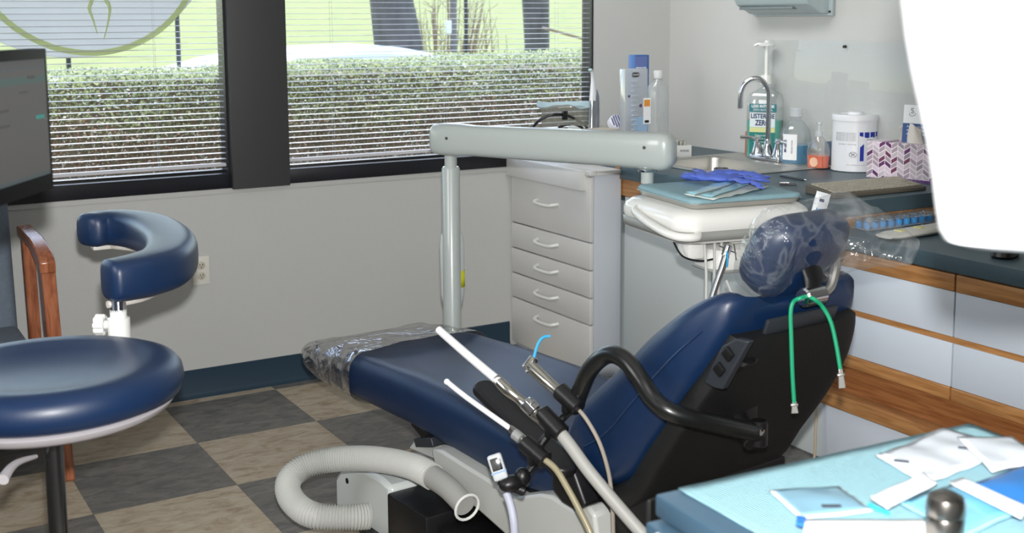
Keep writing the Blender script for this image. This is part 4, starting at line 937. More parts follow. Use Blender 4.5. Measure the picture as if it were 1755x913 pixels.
# the arm
LA, RA = at(752,237.5,4.33), at(1140,259,3.82); LA.z = RA.z = (LA.z+RA.z)/2
LA, RA = at(752,237.5,4.30), at(1136,259,3.80)
AF = frame(LA, RA-LA, (0,0,1)); AL = (RA-LA).length; R = []
for x, hz, hy in ((-.028,.028,.018), (-.020,.046,.03), (-.006,.055,.038), (.03,.058,.042), (.10,.058,.043), (.16,.054,.043), (AL*.5,.057,.043), (AL-.16,.058,.043), (AL-.04,.060,.043), (AL,.062,.042), (AL+.022,.056,.036), (AL+.038,.040,.024), (AL+.042,.02,.01)):
    R.append([V((x, hy*math.copysign(abs(math.cos(t))**.62, math.cos(t)), hz*math.copysign(abs(math.sin(t))**.62, math.sin(t)))) for t in [2*PI*k/32 for k in range(32)]])
ax = MB(AF).rings(R).build('arm', PW, du, angle=50)
for u, z in ((765,237), (1104,253)):
    t = (u-752)/(1136-752); p = V((AL*t/(1+(1-t)*(4.30/3.80-1)) if 0 else 0, 0, 0))
    # point of the arm's near face under this pixel
    n_ = AF.to_3x3() @ V((0,-1,0)); o_ = AF @ V((0,-.0435,0)); d = ray(u, z); h = CAM+d*((o_-CAM).dot(n_)/d.dot(n_))
    MB().cyl(h-n_*.003, h+n_*.0012, .0055, n=14).build('cap_screw', mat('screw_grey', (70,72,70), .4), ax)
ra = AF @ V((AL-.055, 0, -.05))
HZ = at(1111,322,3.74).z
MB().lathe([(.0205,0), (.0205,ra.z-HZ)], (ra.x, ra.y, HZ), n=32).build('head_post', PW, du)
MB().lathe([(.03,0), (.032,.006), (.024,.014)], (ra.x, ra.y, ra.z-.018), n=32).build('post_collar', CHROME, du)
# instrument head: seen corner at pixel (1178, 400)
DH = 3.46
TZ = at(1195,352,DH).z                              # tray level
t_nl = at(1187,353,DH); TZ = t_nl.z; t_r = on(1367,338,'Z',TZ); t_bl = on(1094,325,'Z',TZ)
ux = V((.986,-.165,0)).normalized(); uy = V((0,0,1)).cross(ux); TL = (t_r-t_nl).length; TD = (t_bl-t_nl).dot(uy)
HM = frame(t_nl, ux, (0,0,1))
def hh(x, y, z): return HM @ V((x, y, z))
x0h, x1h, y0h, y1h = -.055, TL+.035, -.035, TD+.03
hcx, hcy, hhx, hhy = (x0h+x1h)/2, (y0h+y1h)/2, (x1h-x0h)/2, (y1h-y0h)/2
HW = mat('head_white', (234,234,230), .22, coat=.5)
R = [rrect(hcx, hcy, hhx-dx, hhy-dx, .07, z, 7) for dx, z in ((.03,-.112), (.012,-.110), (.004,-.100), (.002,-.070), (.0,-.066), (.0,-.045), (.006,-.03), (.02,-.018), (.05,-.013), (.08,-.012))]
MB(HM).rings(R).build('head_body', HW, du, angle=40)
MB(HM).rings([rrect(hcx, hcy, hhx+.0005, hhy+.0005, .07, z, 7) for z in (-.101, -.072)], cap=False).build('grey_band', mat('band_grey', (150,152,148), .4), du, solid=.001)
hp2 = [hh(x0h+.014, TD*.72, -.040), hh(x0h-.010, TD*.66, -.046), hh(x0h-.024, TD*.4, -.060), hh(x0h-.026, TD*.08, -.074), hh(x0h-.014, -.03, -.080), hh(x0h+.012, -.052, -.082), hh(-.015, -.052, -.082), hh(.0, -.034, -.080)]
MB().tube(hp2, .0125, n=14, smooth=6).build('handle', HW, du)
MB(HM).box(.0,.055,.02,.09,-.165,-.112, bev=.008).build('cable_box', HW, du)
MB().tube([hh(-.03,.06,-.11), hh(-.02,.02,-.15), hh(.03,.0,-.165), hh(.09,.0,-.16)], .003, n=8).build('black_cable', BLACK, du)
# lower tool rest
MB(HM).rings([rrect(.20, .06, .135-dx, .085-dx, .05, z, 6) for dx, z in ((.02,-.205), (.006,-.203), (.0,-.192), (0,-.155), (.008,-.138), (.03,-.128), (.05,-.126))]).build('lower_rest', HW, du)
MB(HM).rings([rrect(.20, .06, .1355, .0855, .05, z, 6) for z in (-.204, -.194)], cap=False).build('lower_band', mat('band_grey', (150,152,148), .4), du, solid=.001)
MB(HM).box(.15,.25,.03,.09,-.128,-.11, bev=.006).build('rest_bracket', mat('bracket_grey', (196,198,194), .4), du)
for k, pts in enumerate(([(.03,-.02,-.112),(.035,-.025,-.2),(.04,-.02,-.33),(.06,.0,-.45)], [(.07,-.01,-.112),(.07,-.012,-.22),(.075,-.005,-.34),(.10,.02,-.45)], [(.10,.0,-.112),(.088,-.01,-.2),(.092,0,-.33),(.12,.03,-.45)], [(.13,.02,-.235),(.16,.0,-.30),(.24,.0,-.34),(.30,.02,-.30)])):
    MB().tube([hh(*p) for p in pts], .0042, n=8).build('supply_tube', mat('tubing_pale', (200,202,198), .4), du)
DT_ = (hh(TL-.07,y0h,-.06)-CAM).dot(cf)-.01
MB().tube([at(1319,361,DT_), at(1315,372,DT_), at(1308,384,DT_+.012)], lambda t: .008-.002*t, n=12).build('toggle_switch', CHROME, du)
# handpiece resting in front of the lower part
DHP = (hh(.15,-.045,-.18)-CAM).dot(cf)
hn = thing('handpiece', 'slim chrome dental handpiece with a bur head under the instrument head', 'handpiece', at(1235, 470, DHP))
MB().tube([at(x, y, DHP) for x, y in ((1244,437),(1238,458),(1230,480),(1221,507),(1212,535))], lambda t: .0115-.003*t, n=16).build('body', mat('handpiece_grey', (130,132,134), .3, .8), hn)
m = MB(); m.cyl(at(1249,419,DHP), at(1242,440,DHP), .013, n=18, bev=.004); m.cyl(at(1232,421,DHP), at(1262,434,DHP), .002, n=8); m.cyl(at(1258,418,DHP), at(1262,446,DHP-.01), .002, n=8); m.build('head', CHROME, hn)
MB().tube([at(1246,430,DHP-.016), at(1247,445,DHP-.016), at(1246,457,DHP-.014)], .003, n=8).build('blue_tip', mat('tip_blue', (52,158,206), .35), hn)
MB().tube([at(1212,535,DHP), at(1206,560,DHP), at(1215,600,DHP+.02), at(1240,610,DHP+.05)], .005, n=8).build('hose', mat('hose_beige', (150,142,132), .45), hn)
# steel tray with blue liner
ty = thing('instrument_tray', 'steel instrument tray lined with a blue-grey pad on the delivery unit', 'tray', hh(TL/2, TD/2, -.012))
R = [rrect(TL/2, TD/2, TL/2+dx, TD/2+dx, .03, z, 6) for dx, z in ((-.012,-.0115), (-.006,-.011), (.003,.003), (.006,.0035), (.0055,.005), (.002,.0045), (-.008,-.009), (-.014,-.0095))]
MB(HM).rings(R).build('tray', STEEL, ty)
m = MB(HM); NU = 7
pad = [[V((p.x+.002*noise.noise(p*30), p.y+.002*noise.noise(p*25+V((3,0,0))), z+.0025*noise.noise(V((p.x*20,p.y*20,1))))) for p in rrect(TL/2, TD/2, TL/2-dx, TD/2-dx, .03, 0, 6)] for dx, z in ((.012,-.008), (-.002,.004), (-.003,.012), (.001,.017), (.02,.019), (.06,.0195), (.11,.019))]
m.rings(pad); m.build('liner_pad', mat('liner_blue', (136,170,180), .7, bump=.3, bscale=60), ty, angle=70)
PZ = TZ+.021
# pouches and gloves on the tray
def sheet(name, corners, z, m_, label=None, cat=None, parent=None, amp=.004, seed=0, thick=.0016, nu=18, nv=10, lift=0, sc=22):
    A, B, C_, D_ = [V(c) for c in corners]; mb = MB()
    def f(u, v):
        p = A.lerp(B, u).lerp(D_.lerp(C_, u), v); n_ = noise.noise(V((p.x*sc+seed, p.y*sc, seed)))
        return V((p.x, p.y, z+amp+amp*n_+lift*math.sin(u*PI)*math.sin(v*PI)))
    mb.grid(f, nu, nv); return mb.build(name, m_, parent, label=label, cat=cat, solid=thick, angle=70)
PCH = mat('pouch_film_blue', (150,204,220), .3, coat=.4); PAPW = mat('pouch_paper', (206,216,212), .6)
def tz(x, y, z): return on(x, y, 'Z', z)
ps = thing('sterile_pouch', 'pale blue sealed pouch lying on the tray in front of the gloves', 'pouch', tz(1240, 325, PZ))
sheet('paper_back', [tz(1172,336,PZ), tz(1222,345,PZ), tz(1318,322,PZ), tz(1285,309,PZ)], PZ, PAPW, parent=ps, seed=3)
sheet('film_front', [tz(1176,333,PZ+.004), tz(1220,340,PZ+.004), tz(1290,316,PZ+.004), tz(1262,306,PZ+.004)], PZ+.005, PCH, parent=ps, seed=3, lift=.006)
MB().tube([tz(1192,334,PZ+.014), tz(1225,325,PZ+.016), tz(1268,311,PZ+.014)], .0028, n=8).build('instrument', STEEL, ps)
GLV = mat('glove_blue', (84,108,200), .55, bump=.3, bscale=40)
gl = thing('disposable_gloves', 'pair of crumpled cobalt blue nitrile gloves heaped on the tray', 'gloves', tz(1250, 312, PZ))
def crumple(R, amp=.007, fq=26, seed=0): return [[p+V((noise.noise(p*fq+V((seed,0,0))), noise.noise(p*fq+V((0,seed+5,0))), noise.noise(p*fq+V((0,0,seed+9)))))*amp for p in r] for r in R]
def gtube(pts, r, seed): 
    P = spline(pts, 8); R = []; m_ = len(P)
    for i, p in enumerate(P):
        t = (P[min(i+1,m_-1)]-P[max(0,i-1)]).normalized(); s_ = t.cross(V((0,0,1))).normalized(); tt = i/(m_-1)
        rad = r[0]+(r[1]-r[0])*tt; rad *= (1 if .06 < tt < .94 else .55)
        R.append([p+s_*math.cos(2*PI*k/14)*rad*1.5+V((0,0,1))*math.sin(2*PI*k/14)*rad*.62 for k in range(14)])
    return crumple(R, .006, 34, seed)
gm = MB(); gz = PZ+.016
gm.rings(gtube([tz(1172,302,gz), tz(1200,303,gz+.004), tz(1235,305,gz+.006), tz(1262,303,gz)], (.020,.022), 1))
gm.rings(gtube([tz(1215,300,gz+.012), tz(1240,296,gz+.016), tz(1275,298,gz+.012), tz(1310,306,gz+.004)], (.016,.014), 2))
for k, (a, b_, c) in enumerate((((1228,294),(1245,292),(1262,296)), ((1190,291),(1204,296),(1214,302)), ((1268,296),(1295,298),(1322,305)), ((1265,302),(1292,306),(1318,312)), ((1280,310),(1300,316),(1308,324)), ((1175,296),(1188,300),(1200,306)), ((1250,306),(1280,312),(1300,308)))):
    gm.rings(gtube([tz(*a, gz+.006), tz(*b_, gz+.012), tz(*c, gz)], (.0085,.0075), 3+k))
gm.build('gloves', GLV, gl, angle=80)
# small wrapped packets at the tray's ends
pk = at(1405,345,3.62); m = MB()
pkM = frame(at(1400,372,3.55), (at(1412,330,3.55)-at(1400,372,3.55)), -cf)
dl = (at(1412,330,3.55)-at(1400,372,3.55)).length
wp = thing('wrapped_packet', 'upright white wrapped packet with small blue print behind the headrest bag', 'packet', at(1396,390,3.55))
m = MB(pkM); m.rings([[V((x, w_*c, h_*s_)) for c, s_ in ((-1,0),(-.5,1),(.5,1),(1,0),(.5,-1),(-.5,-1))] for x, w_, h_ in ((-.09,.02,.002),(-.06,.02,.004),(0,.021,.006),(dl*.7,.022,.005),(dl*.93,.021,.002),(dl,.022,.001))]); m.build('wrapper', mat('wrapper_white', (214,218,222), .35, coat=.4), wp)
MB(pkM).box(dl*.62,dl*.74,-.006,.008,.0055,.0065).build('print', INK, wp, smooth=False)
for k in range(3): MB(pkM).box(-.02,dl*.35,-.012+k*.009,-.007+k*.009,.0055,.0066).build('stripe', mat('print_sky', (90,150,200), .5), wp, smooth=False)
MB(pkM).box(-.02,dl*.22,-.016,-.004,.006,.0069).build('print', INK, wp, smooth=False)
b_ = hh(x1h+.01, .05, -.03)
MB().tube([at(1396,392,3.55), at(1392,402,3.55), b_-V((0,0,.02)), hh(x1h-.02,.05,-.03)], .005, n=8).build('packet_clip', CHROME, du)
# ------------------------------------------------------------------ things on the drawer cabinet and in the corner
CTZ = .8935
oz = mat('dark_band', (18,18,20), .4)
# intraoral scanner / light standing on the cabinet
def col(x, Y): return on(x, 215, 'Y', Y)
hx = on(1018, 215, 'Y', .18); 
ws = thing('dental_wand', 'tall upright grey and white instrument wand in its stand by the window edge', 'instrument', V((hx.x, .18, ZT)))
k_ = (hx-CAM).dot(cf)/F
def wz(y): return on(1018, y, 'Y', .18).z
MB().rings([[V((hx.x+ox+w_*1.35*k_*math.cos(t), .18+w_*k_*.8*math.sin(t), z)) for t in [2*PI*k/20 for k in range(20)]] for z, w_, ox in ((ZT+.001,16,0), (ZT+.03,15,0), (wz(222),8,0), (wz(190),7.8,.001), (wz(165),7.2,.001), (wz(155),5,0), (wz(152),3.5,-.002))]).build('handle', mat('wand_grey', (140,144,148), .2, .5, coat=.5), ws)
MB().rings([[V((hx.x+ox+w_*1.25*k_*math.cos(t), .175+w_*k_*.8*math.sin(t), z)) for t in [2*PI*k/16 for k in range(16)]] for z, w_, ox in ((wz(172),5.5,-.009), (wz(155),5,-.008), (wz(140),3.2,-.010), (wz(126),2.4,-.014), (wz(120),2.6,-.020))]).build('neck', mat('wand_white', (214,216,220), .3), ws)
MB().ball(on(1012,120,'Y',.17), .010, .010, .007).build('tip', mat('wand_tip', (170,200,196), .3), ws)
# folded face shield with black band on the cabinet
fsd = thing('face_shield', 'clear face shield with black curved frame and pale blue foam on the drawer cabinet', 'face shield', V((1.85, .25, CTZ)))
def fp(x, y, Y=.2): return on(x, y, 'Y', Y)
MB().tube([fp(914,217,.12), fp(922,208,.10), fp(935,200,.08), fp(952,196,.06), fp(972,198,.08), fp(990,206,.12), fp(1003,215,.16), fp(1008,222,.18)], .0065, n=10).build('frame_band', oz, fsd)
MB().tube([fp(957,218,.16), fp(970,214,.15), fp(985,213,.15), fp(998,219,.17)], .006, n=10).build('frame_band', oz, fsd)
MB().box(-.011,.011,-.008,.008,-.02,.018, bev=.003, M=Matrix.Translation(fp(968,197,.06))).build('hinge', oz, fsd)
m = MB()
def shf(u, v): x = 918+u*90; return fp(x+6*math.sin(u*3), 186+v*36+6*math.sin(u*PI)*-1+3*noise.noise(V((u*5,v*4,0))), .10+.05*v+.06*math.cos(u*PI))
def shf2(u, v): return fp(928+u*80, 184+v*34-4*math.sin(u*PI)+2*noise.noise(V((u*5,v*4,0))), .11+.04*math.cos(u*PI)+.02*v)
m.grid(shf2, 20, 8); m.build('visor', clear('visor_clear', gloss=.09, haze=.5, hazecol=(150,150,140)), fsd, solid=.001)
m = MB()
def foam(u, v): return fp(921+u*90, 172+v*(9+4*math.sin(u*9))+u*5+2.5*math.sin(u*4+1)+2*noise.noise(V((u*7,v*3,2))), .13+.05*math.cos(u*PI)-.01*v)
m.grid(foam, 26, 5); m.build('foam_strip', mat('foam_pale_blue', (160,184,194), .7), fsd, solid=.01)
MB().box(1.80,1.96,.08,.30,CTZ+.0005,fp(950,222,.15).z-.004, bev=.008).build('stand', mat('stand_beige', (176,172,160), .5), fsd)
# tissue roll in clear cup
rp_ = on(1058, 222, 'Y', .10); rb = thing('striped_cup', 'small round cup with grey and white striped lid behind the delivery arm', 'cup', V((rp_.x, .10, ZT)))
tilt = frame(V((rp_.x, .10, on(1058,208,'Y',.10).z)), (1,0,0), V((-.35,-.8,.55)))
MB().lathe([(.03,0), (.042,.005), (.048,.05), (.046,.05), (.04,.01)], (rp_.x+.005, .105, ZT+.001), n=28).build('cup', clear('cup_clear', gloss=.1, haze=.35, hazecol=(200,206,220)), rb)
MB(tilt).lathe([(0,-.03), (.034,-.03), (.036,-.004), (.033,0), (0,.002)], n=28).build('lid', mat('lid_white', (214,214,226), .5), rb)
for k in range(-2, 3):
    w_ = math.sqrt(max(0, .031**2-(k*.0125)**2)); MB(tilt).box(k*.0125-.0032, k*.0125+.0032, -w_, w_, .001, .0028).build('stripe', mat('stripe_slate', (84,90,122), .5), rb, smooth=False)
# blister package with slots, blue carton, clear squeeze bottle
p = on(1086, 222, 'Y', .02); q_ = on(1112, 222, 'Y', .02)
def zc(y, Y=.02): return on(1090, y, 'Y', Y).z
bl = thing('blister_pack', 'tall clear ridged blister pack standing in the corner left of the squeeze bottle', 'package', V((p.x, .02, ZT)))
x0_, x1_ = on(1067,150,'Y',.02).x, on(1106,150,'Y',.02).x
MB().box(x0_, x1_, .0, .045, ZT+.001, zc(117), bev=.006).build('shell', clear('blister_clear', gloss=.12, haze=.45, hazecol=(205,210,214)), bl)
xm = on(1085,150,'Y',.0).x
for k in range(15):
    z = ZT+.05+k*(zc(128)-ZT-.06)/15; MB().box(xm-.009, xm+.018+.006*(k % 2), -.007, .001, z, z+.006, bev=.002).build('ridge', clear('ridge_clear', gloss=.25, haze=.45, hazecol=(228,232,236)), bl)
MB().box(xm+.002, x1_-.004, -.001, .0, ZT+.01, zc(200)+.0).build('blue_base', mat('pack_blue', (150,178,206), .5), bl, smooth=False)
o = rrect(0,0,.020,.011,.009,0,5); oo = rrect(0,0,.017,.008,.007,0,5); cxx, czz = on(1089,127,'Y',0).x, on(1089,128,'Y',0).z
MB().rings([[V((cxx+a.x, -.0015-d, czz+a.y)) for a in r_] for r_, d in ((o,0),(o,.001),(oo,.001),(oo,0))]).build('oval_badge', INKG, bl)
text('lettering', 'Oral-B', WT, frame((cxx, -.0025, czz), (1,0,0), (0,-1,0)), .013, bl, w=.03)
for (x, y, r_) in ((1078,165,.006), (1098,181,.008)): MB().cyl((on(x,y,'Y',0).x,-.001,on(x,y,'Y',0).z), (on(x,y,'Y',0).x,.0,on(x,y,'Y',0).z), r_, n=14).build('dot', mat('dot_plum', (92,72,92), .5), bl)
x2_, x3_ = on(1085,100,'Y',.09).x, on(1109,100,'Y',.09).x
bxo = thing('toothbrush_carton', 'blue carton standing upright behind the clear blister pack', 'carton', V(((x2_+x3_)/2, .10, ZT)))
zb_ = on(1098,94,'Y',.09).z
MB().box(x2_, x3_, .075, .125, ZT+.001, zb_, bev=.001).build('carton', mat('carton_blue', (52,96,156), .45), bxo)
MB().box(x2_-.001, x3_-.012, .0735, .0745, zb_-.16, zb_-.006).build('front_print', mat('carton_violet', (96,112,168), .5), bxo, smooth=False)
text('lettering', 'ORTHODONTIC', WT, frame(((x2_+x3_)/2-.007, .0728, zb_-.062), (1,0,0), (0,-1,0)), .022, bxo, w=(x3_-x2_)*.72, bold=.0004)
sqx = on(1127,222,'Y',-.06); sq = thing('squeeze_bottle', 'clear squeeze bottle with white cap and small orange label in the corner', 'bottle', V((sqx.x, -.06, ZT)))
def zq(y): return on(1127, y, 'Y', -.06).z
MB().rings([rrect(sqx.x, -.06, hx_, hy_, min(.02,hx_*.95,hy_*.95), z, 5) for hx_, hy_, z in ((.038,.028,ZT+.001), (.044,.032,ZT+.008), (.045,.032,zq(158)), (.042,.03,zq(148)), (.020,.018,zq(138)), (.014,.014,zq(134)))]).build('body', clear('bottle_plastic2', gloss=.07, haze=.22, hazecol=(214,220,222)), sq)
MB().lathe([(.016,0), (.020,.002), (.021,.028), (.018,.036), (0,.036)], (sqx.x, -.06, zq(135)), n=28).build('cap', clear('cap_frosted', haze=.6, gloss=.08, hazecol=(226,228,228)), sq)
def lbl(xa, xb, ya, yb, mt, name='label'): a, b2 = on(xa,ya,'Y',-.094), on(xb,yb,'Y',-.094); MB().box(a.x,b2.x,-.0945,-.0935,b2.z,a.z).build(name, mt, sq, smooth=False)
lbl(1103,1115,168,212, WT); 
a, b2 = on(1104,171,'Y',-.095), on(1114,182,'Y',-.095); MB().box(a.x,b2.x,-.0955,-.0945,b2.z,a.z).build('orange_label', mat('label_orange', (222,150,62), .5), sq, smooth=False)
a, b2 = on(1105,206,'Y',-.095), on(1112,210,'Y',-.095); MB().box(a.x,b2.x,-.0955,-.0945,b2.z,a.z).build('barcode', BLACK, sq, smooth=False)
# ------------------------------------------------------------------ things on the lower counter
YB2 = -1.47
a, b2 = on(1500,392,'Z',ZL+.002), on(1600,374,'Z',ZL+.002)
cd_ = thing('capsule_tray', 'clear tray of bright blue capsules on the lower counter', 'tray', on(1550,385,'Z',ZL))
TF = frame(on(1488,396,'Z',ZL+.001), V((1,0,0)), (0,0,1)); tl = (on(1598,378,'Z',ZL)-on(1488,396,'Z',ZL)).length
m = MB(TF)
m.box(0, tl, 0, .085, 0, .003, bev=.001); m.build('tray_base', clear('tray_clear', gloss=.2, haze=.3), cd_)
for k in range(9):
    for j in range(2):
        x = .02+k*(tl-.04)/8; MB(TF).lathe([(.010,0), (.012,.003), (.012,.016), (.006,.022), (0,.023)], (x, .025+j*.036, .003), n=14).build('capsule', mat('capsule_blue', (72,150,214), .35, coat=.5) , cd_)
m = MB(TF)
m.grid(lambda u, v: V((u*tl, -.004+v*.094, .028+.005*noise.noise(V((u*16,v*7,0)))+.006*math.sin(v*PI))), 34, 10); m.build('film', clear('tray_film', gloss=.25, haze=.12, bump=.8, bscale=30), cd_)
A, B = on(1515,405,'Z',ZL+.012), on(1625,388,'Z',ZL+.012)
sl = thing('paper_sleeve', 'long off-white wrapped sleeve with yellow patches on the lower counter', 'sleeve', (A+B)/2)
SF = frame(A, B-A, (0,0,1)); sl_l = (B-A).length*1.35
m = MB(SF); m.rings([[V((x, w_*math.copysign(abs(math.cos(t))**.8, math.cos(t)), .0+h_*math.sin(t))) for t in [2*PI*k/16 for k in range(16)]] for x, w_, h_ in ((0,.034,.006), (.03,.042,.011), (sl_l*.5,.044,.014), (sl_l*.53,.042,.013), (sl_l*.7,.046,.015), (sl_l,.045,.010))]); m.build('sleeve', mat('sleeve_cream', (206,204,196), .45), sl)
for x in (sl_l*.14, sl_l*.36): MB(SF).box(x, x+.022, -.018, .012, .0095, .0145, bev=.0005).build('yellow_patch', mat('patch_yellow', (214,206,120), .5), sl)
MB(SF).box(sl_l*.505, sl_l*.515, -.03, .03, .0, .012, bev=.001).build('clear_band', WT, sl)
mo = on(1722, 440, 'Z', ZL); ms = thing('computer_mouse', 'black computer mouse on the lower counter under the overhead lamp', 'mouse', mo)
m = MB(Matrix.Translation(mo) @ Matrix.Rotation(math.radians(20), 4, 'Z')); m.rings([rrect(0,0,hx_,hy_,min(hx_,hy_)*.9,z,6) for hx_, hy_, z in ((.05,.03,.001), (.056,.034,.008), (.052,.031,.022), (.035,.02,.033), (.012,.008,.037))]); m.build('body', BLACK, ms)
MB(Matrix.Translation(mo) @ Matrix.Rotation(math.radians(20), 4, 'Z')).cyl((-.03,-.003,.028), (-.03,.003,.028), .008, n=14).build('wheel', GREYP, ms)
# beige cable hanging down by the cabinet end
MB().tube([V((1.765, -1.33, .60)), on(1398,640,'Y',-1.36), on(1399,700,'Y',-1.36), on(1396,780,'Y',-1.37), V((1.70,-1.36,.01))], .0045, n=8).build('wall_cable', mat('cable_beige', (176,160,140), .6), label='thin beige cable hanging down beside the end of the oak-trimmed cabinet', cat='cable')
# ------------------------------------------------------------------ assistant's stool
DS = 2.36
sc0 = at(85, 648, DS); SZ = at(85, 648, DS).z; SR = 223/F*DS
stool = thing('assistant_stool', 'navy blue round stool with chrome post and curved padded body rest', 'stool', V((sc0.x, sc0.y, 0)))
prof = [(0,-.052), (SR*.55,-.055), (SR*.86,-.048), (SR*.97,-.034), (SR,-.012), (SR*.985,.010), (SR*.94,.024), (SR*.86,.031), (SR*.74,.029), (SR*.6,.019), (SR*.4,.010), (SR*.2,.007), (0,.006)]
MB().rings([[V((sc0.x+r*math.cos(t)*(1+.0*math.sin(t)), sc0.y+r*math.sin(t), SZ+z-.004*math.cos(t-1)*(r/SR))) for t in [2*PI*k/64 for k in range(64)]] for r, z in [(max(r,.001),z) for r, z in prof]]).build('seat', BLUE, stool, angle=60)
PALE = mat('underpan_pale', (176,172,176), .5)
MB().lathe([(.05,-.075), (SR*.80,-.070), (SR*.90,-.058), (SR*.93,-.046), (SR*.90,-.042)], (sc0.x, sc0.y, SZ), n=56).build('seat_pan', PALE, stool)
MB().lathe([(.022,-.115), (.045,-.10), (.05,-.074)], (sc0.x, sc0.y, SZ), n=32).build('mount_collar', WPLASTIC, stool)
gp = at(83, 850, DS); pr_ = 16/F*DS
MB().cyl((sc0.x, sc0.y, .10), (sc0.x, sc0.y, SZ-.10), pr_, n=28).build('gas_post', mat('post_steel', (120,122,126), .25, 1), stool)
MB().lathe([(.05,.07), (.045,.12), (pr_+.004,.16)], (sc0.x, sc0.y, 0), n=24).build('hub', BLACK, stool)
for k in range(5):
    a = 2*PI*k/5+.4; d = V((math.cos(a), math.sin(a), 0)); e = V((sc0.x, sc0.y, 0))+d*.30
    lg = MB().tube([V((sc0.x, sc0.y, .10))+d*.03, V((sc0.x, sc0.y, .095))+d*.16, e+V((0,0,.07))], lambda t: .022-.006*t, n=10).build('leg', BLACK, stool)
    MB().cyl(e+V((-d.y,d.x,0))*.018+V((0,0,.026)), e-V((-d.y,d.x,0))*.018+V((0,0,.026)), .026, n=18, bev=.005).build('caster', BLACK, lg)
MB().tube([V((sc0.x+.23*math.cos(t), sc0.y+.23*math.sin(t), .30)) for t in [2*PI*k/36 for k in range(36)]], .011, n=10, smooth=1, closed=True).build('foot_ring', CHROME, stool)
m = MB()
for k in range(3): a = 2*PI*k/3; m.cyl(V((sc0.x+.22*math.cos(a), sc0.y+.22*math.sin(a), .30)), V((sc0.x, sc0.y, .32)), .008)
m.build('ring_spokes', CHROME, stool)
MB().tube([at(62,782,DS), at(35,790,DS-.06), at(18,802,DS-.1), at(5,822,DS-.14)], lambda t: .004+.007*t, n=10).build('lever', PALE, stool)
# body rest: curved pad on its own post, rising behind the seat
DC = 2.62
ac = at(158, 425, DC); AZ = ac.z; RR = .195
# pad path in plan from pixels on the pad's mid plane
pz_ = at(205, 474, 2.64).z
pth = [on(x, y, 'Z', pz_) for x, y in ((146,396),(182,390),(222,391),(260,400),(287,418),(295,438),(281,457),(249,469),(213,477),(182,482))]
P = spline(pth, 6); R = []; m_ = len(P)
for i, p in enumerate(P):
    t = (P[min(i+1,m_-1)]-P[max(0,i-1)]).normalized(); s_ = t.cross(V((0,0,1))); q = i/(m_-1); e_ = min(1, (min(q,1-q)/.035))**.5 if min(q,1-q) < .035 else 1
    hh_ = (.045+.004*math.sin(q*PI))*(.72+.28*e_); hw_ = (.046+.016*math.sin(q*PI))*(.6+.4*e_)
    R.append([p+s_*hw_*math.copysign(abs(math.cos(a))**.6, math.cos(a))+V((0,0,hh_*math.copysign(abs(math.sin(a))**.6, math.sin(a)))) for a in [2*PI*k/28 for k in range(28)]])
MB().rings(R).build('body_rest', BLUE, stool, angle=60)
bpz = pz_-.046
lo = on(203, 545, 'Y', pth[-1].y+.05); lx, ly = at(202, 520, (pth[-1]-CAM).dot(cf)+.02).x, at(202, 520, (pth[-1]-CAM).dot(cf)+.02).y
m = MB(); m.tube([pth[1]-V((0,0,.050)), pth[3]-V((0,0,.053)), pth[5]-V((0,0,.053)), pth[7]-V((0,0,.053)), pth[9]-V((.0,0,.052))], .008, n=8); m.box(-.04,.05,-.02,.02,-.006,.006, M=Matrix.Translation(pth[1]-V((0,0,.051))), bev=.002); m.build('support_bar', mat('bar_pale', (196,192,186), .4), stool)
zz = lambda y: at(202, y, (V((lx,ly,1))-CAM).dot(cf)).z
MB().cyl((lx,ly,zz(535)), (lx,ly,bpz+.002), .018, n=24).build('chrome_collar', CHROME, stool)
MB().lathe([(.024,zz(700)), (.024,zz(548)), (.018,zz(546)), (.018,zz(532))], (lx,ly,0), n=28).build('rest_post', WPLASTIC, stool)
MB().tube([(lx,ly,zz(700)+.02), (lx-.02,ly,zz(700)-.03), ((lx+sc0.x)/2, (ly+sc0.y)/2, SZ-.09), (sc0.x+.03, sc0.y, SZ-.09)], .015, n=12).build('rest_bracket', PALE, stool)
m = MB(); kk = V((lx,ly,zz(560))); m.cyl(kk, kk-cr*.045, .010, n=14)
for k in range(8): a = 2*PI*k/8; m.cyl(kk-cr*.030+(cu*math.cos(a)+cf*math.sin(a))*.016, kk-cr*.052+(cu*math.cos(a)+cf*math.sin(a))*.016, .0075, n=10, bev=.002)
m.cyl(kk-cr*.030, kk-cr*.05, .018, n=24, bev=.003); m.build('height_knob', WPLASTIC, stool)
# ------------------------------------------------------------------ guest armchair with wooden arm, under the window
GC = mat('fabric_blue_grey', (108,120,134), .95, bump=.5, bscale=260, var=.1, vscale=60)
CHW = wood('cherry_wood', (170,106,74), (134,74,46), (20,20,3), rough=.25)
gx1 = on(112, 818, 'Z', 0); GX, GY = gx1.x-.03, gx1.y
gc = thing('guest_armchair', 'blue-grey upholstered armchair with reddish wooden arm behind the stool', 'armchair', V((GX-.30, GY-.25, 0)))
# this chair's right side frame stands in the plane x = GX; front towards the camera
gyp = lambda x, y: on(x, y, 'X', GX)
arm = [gyp(x, y) for x, y in ((38,390),(60,402),(78,432),(84,470))]
YA = GY
def gpl(pts, x0, w_, mtl, name): 
    m = MB(); m.poly([V((x0+.035-z*.03, y, z)) for y, z in pts], (w_,0,0)); return m.build(name, mtl, gc, bevel=.006)
zA = gyp(64,405).z-.03; zB = gyp(80,440).z-.02
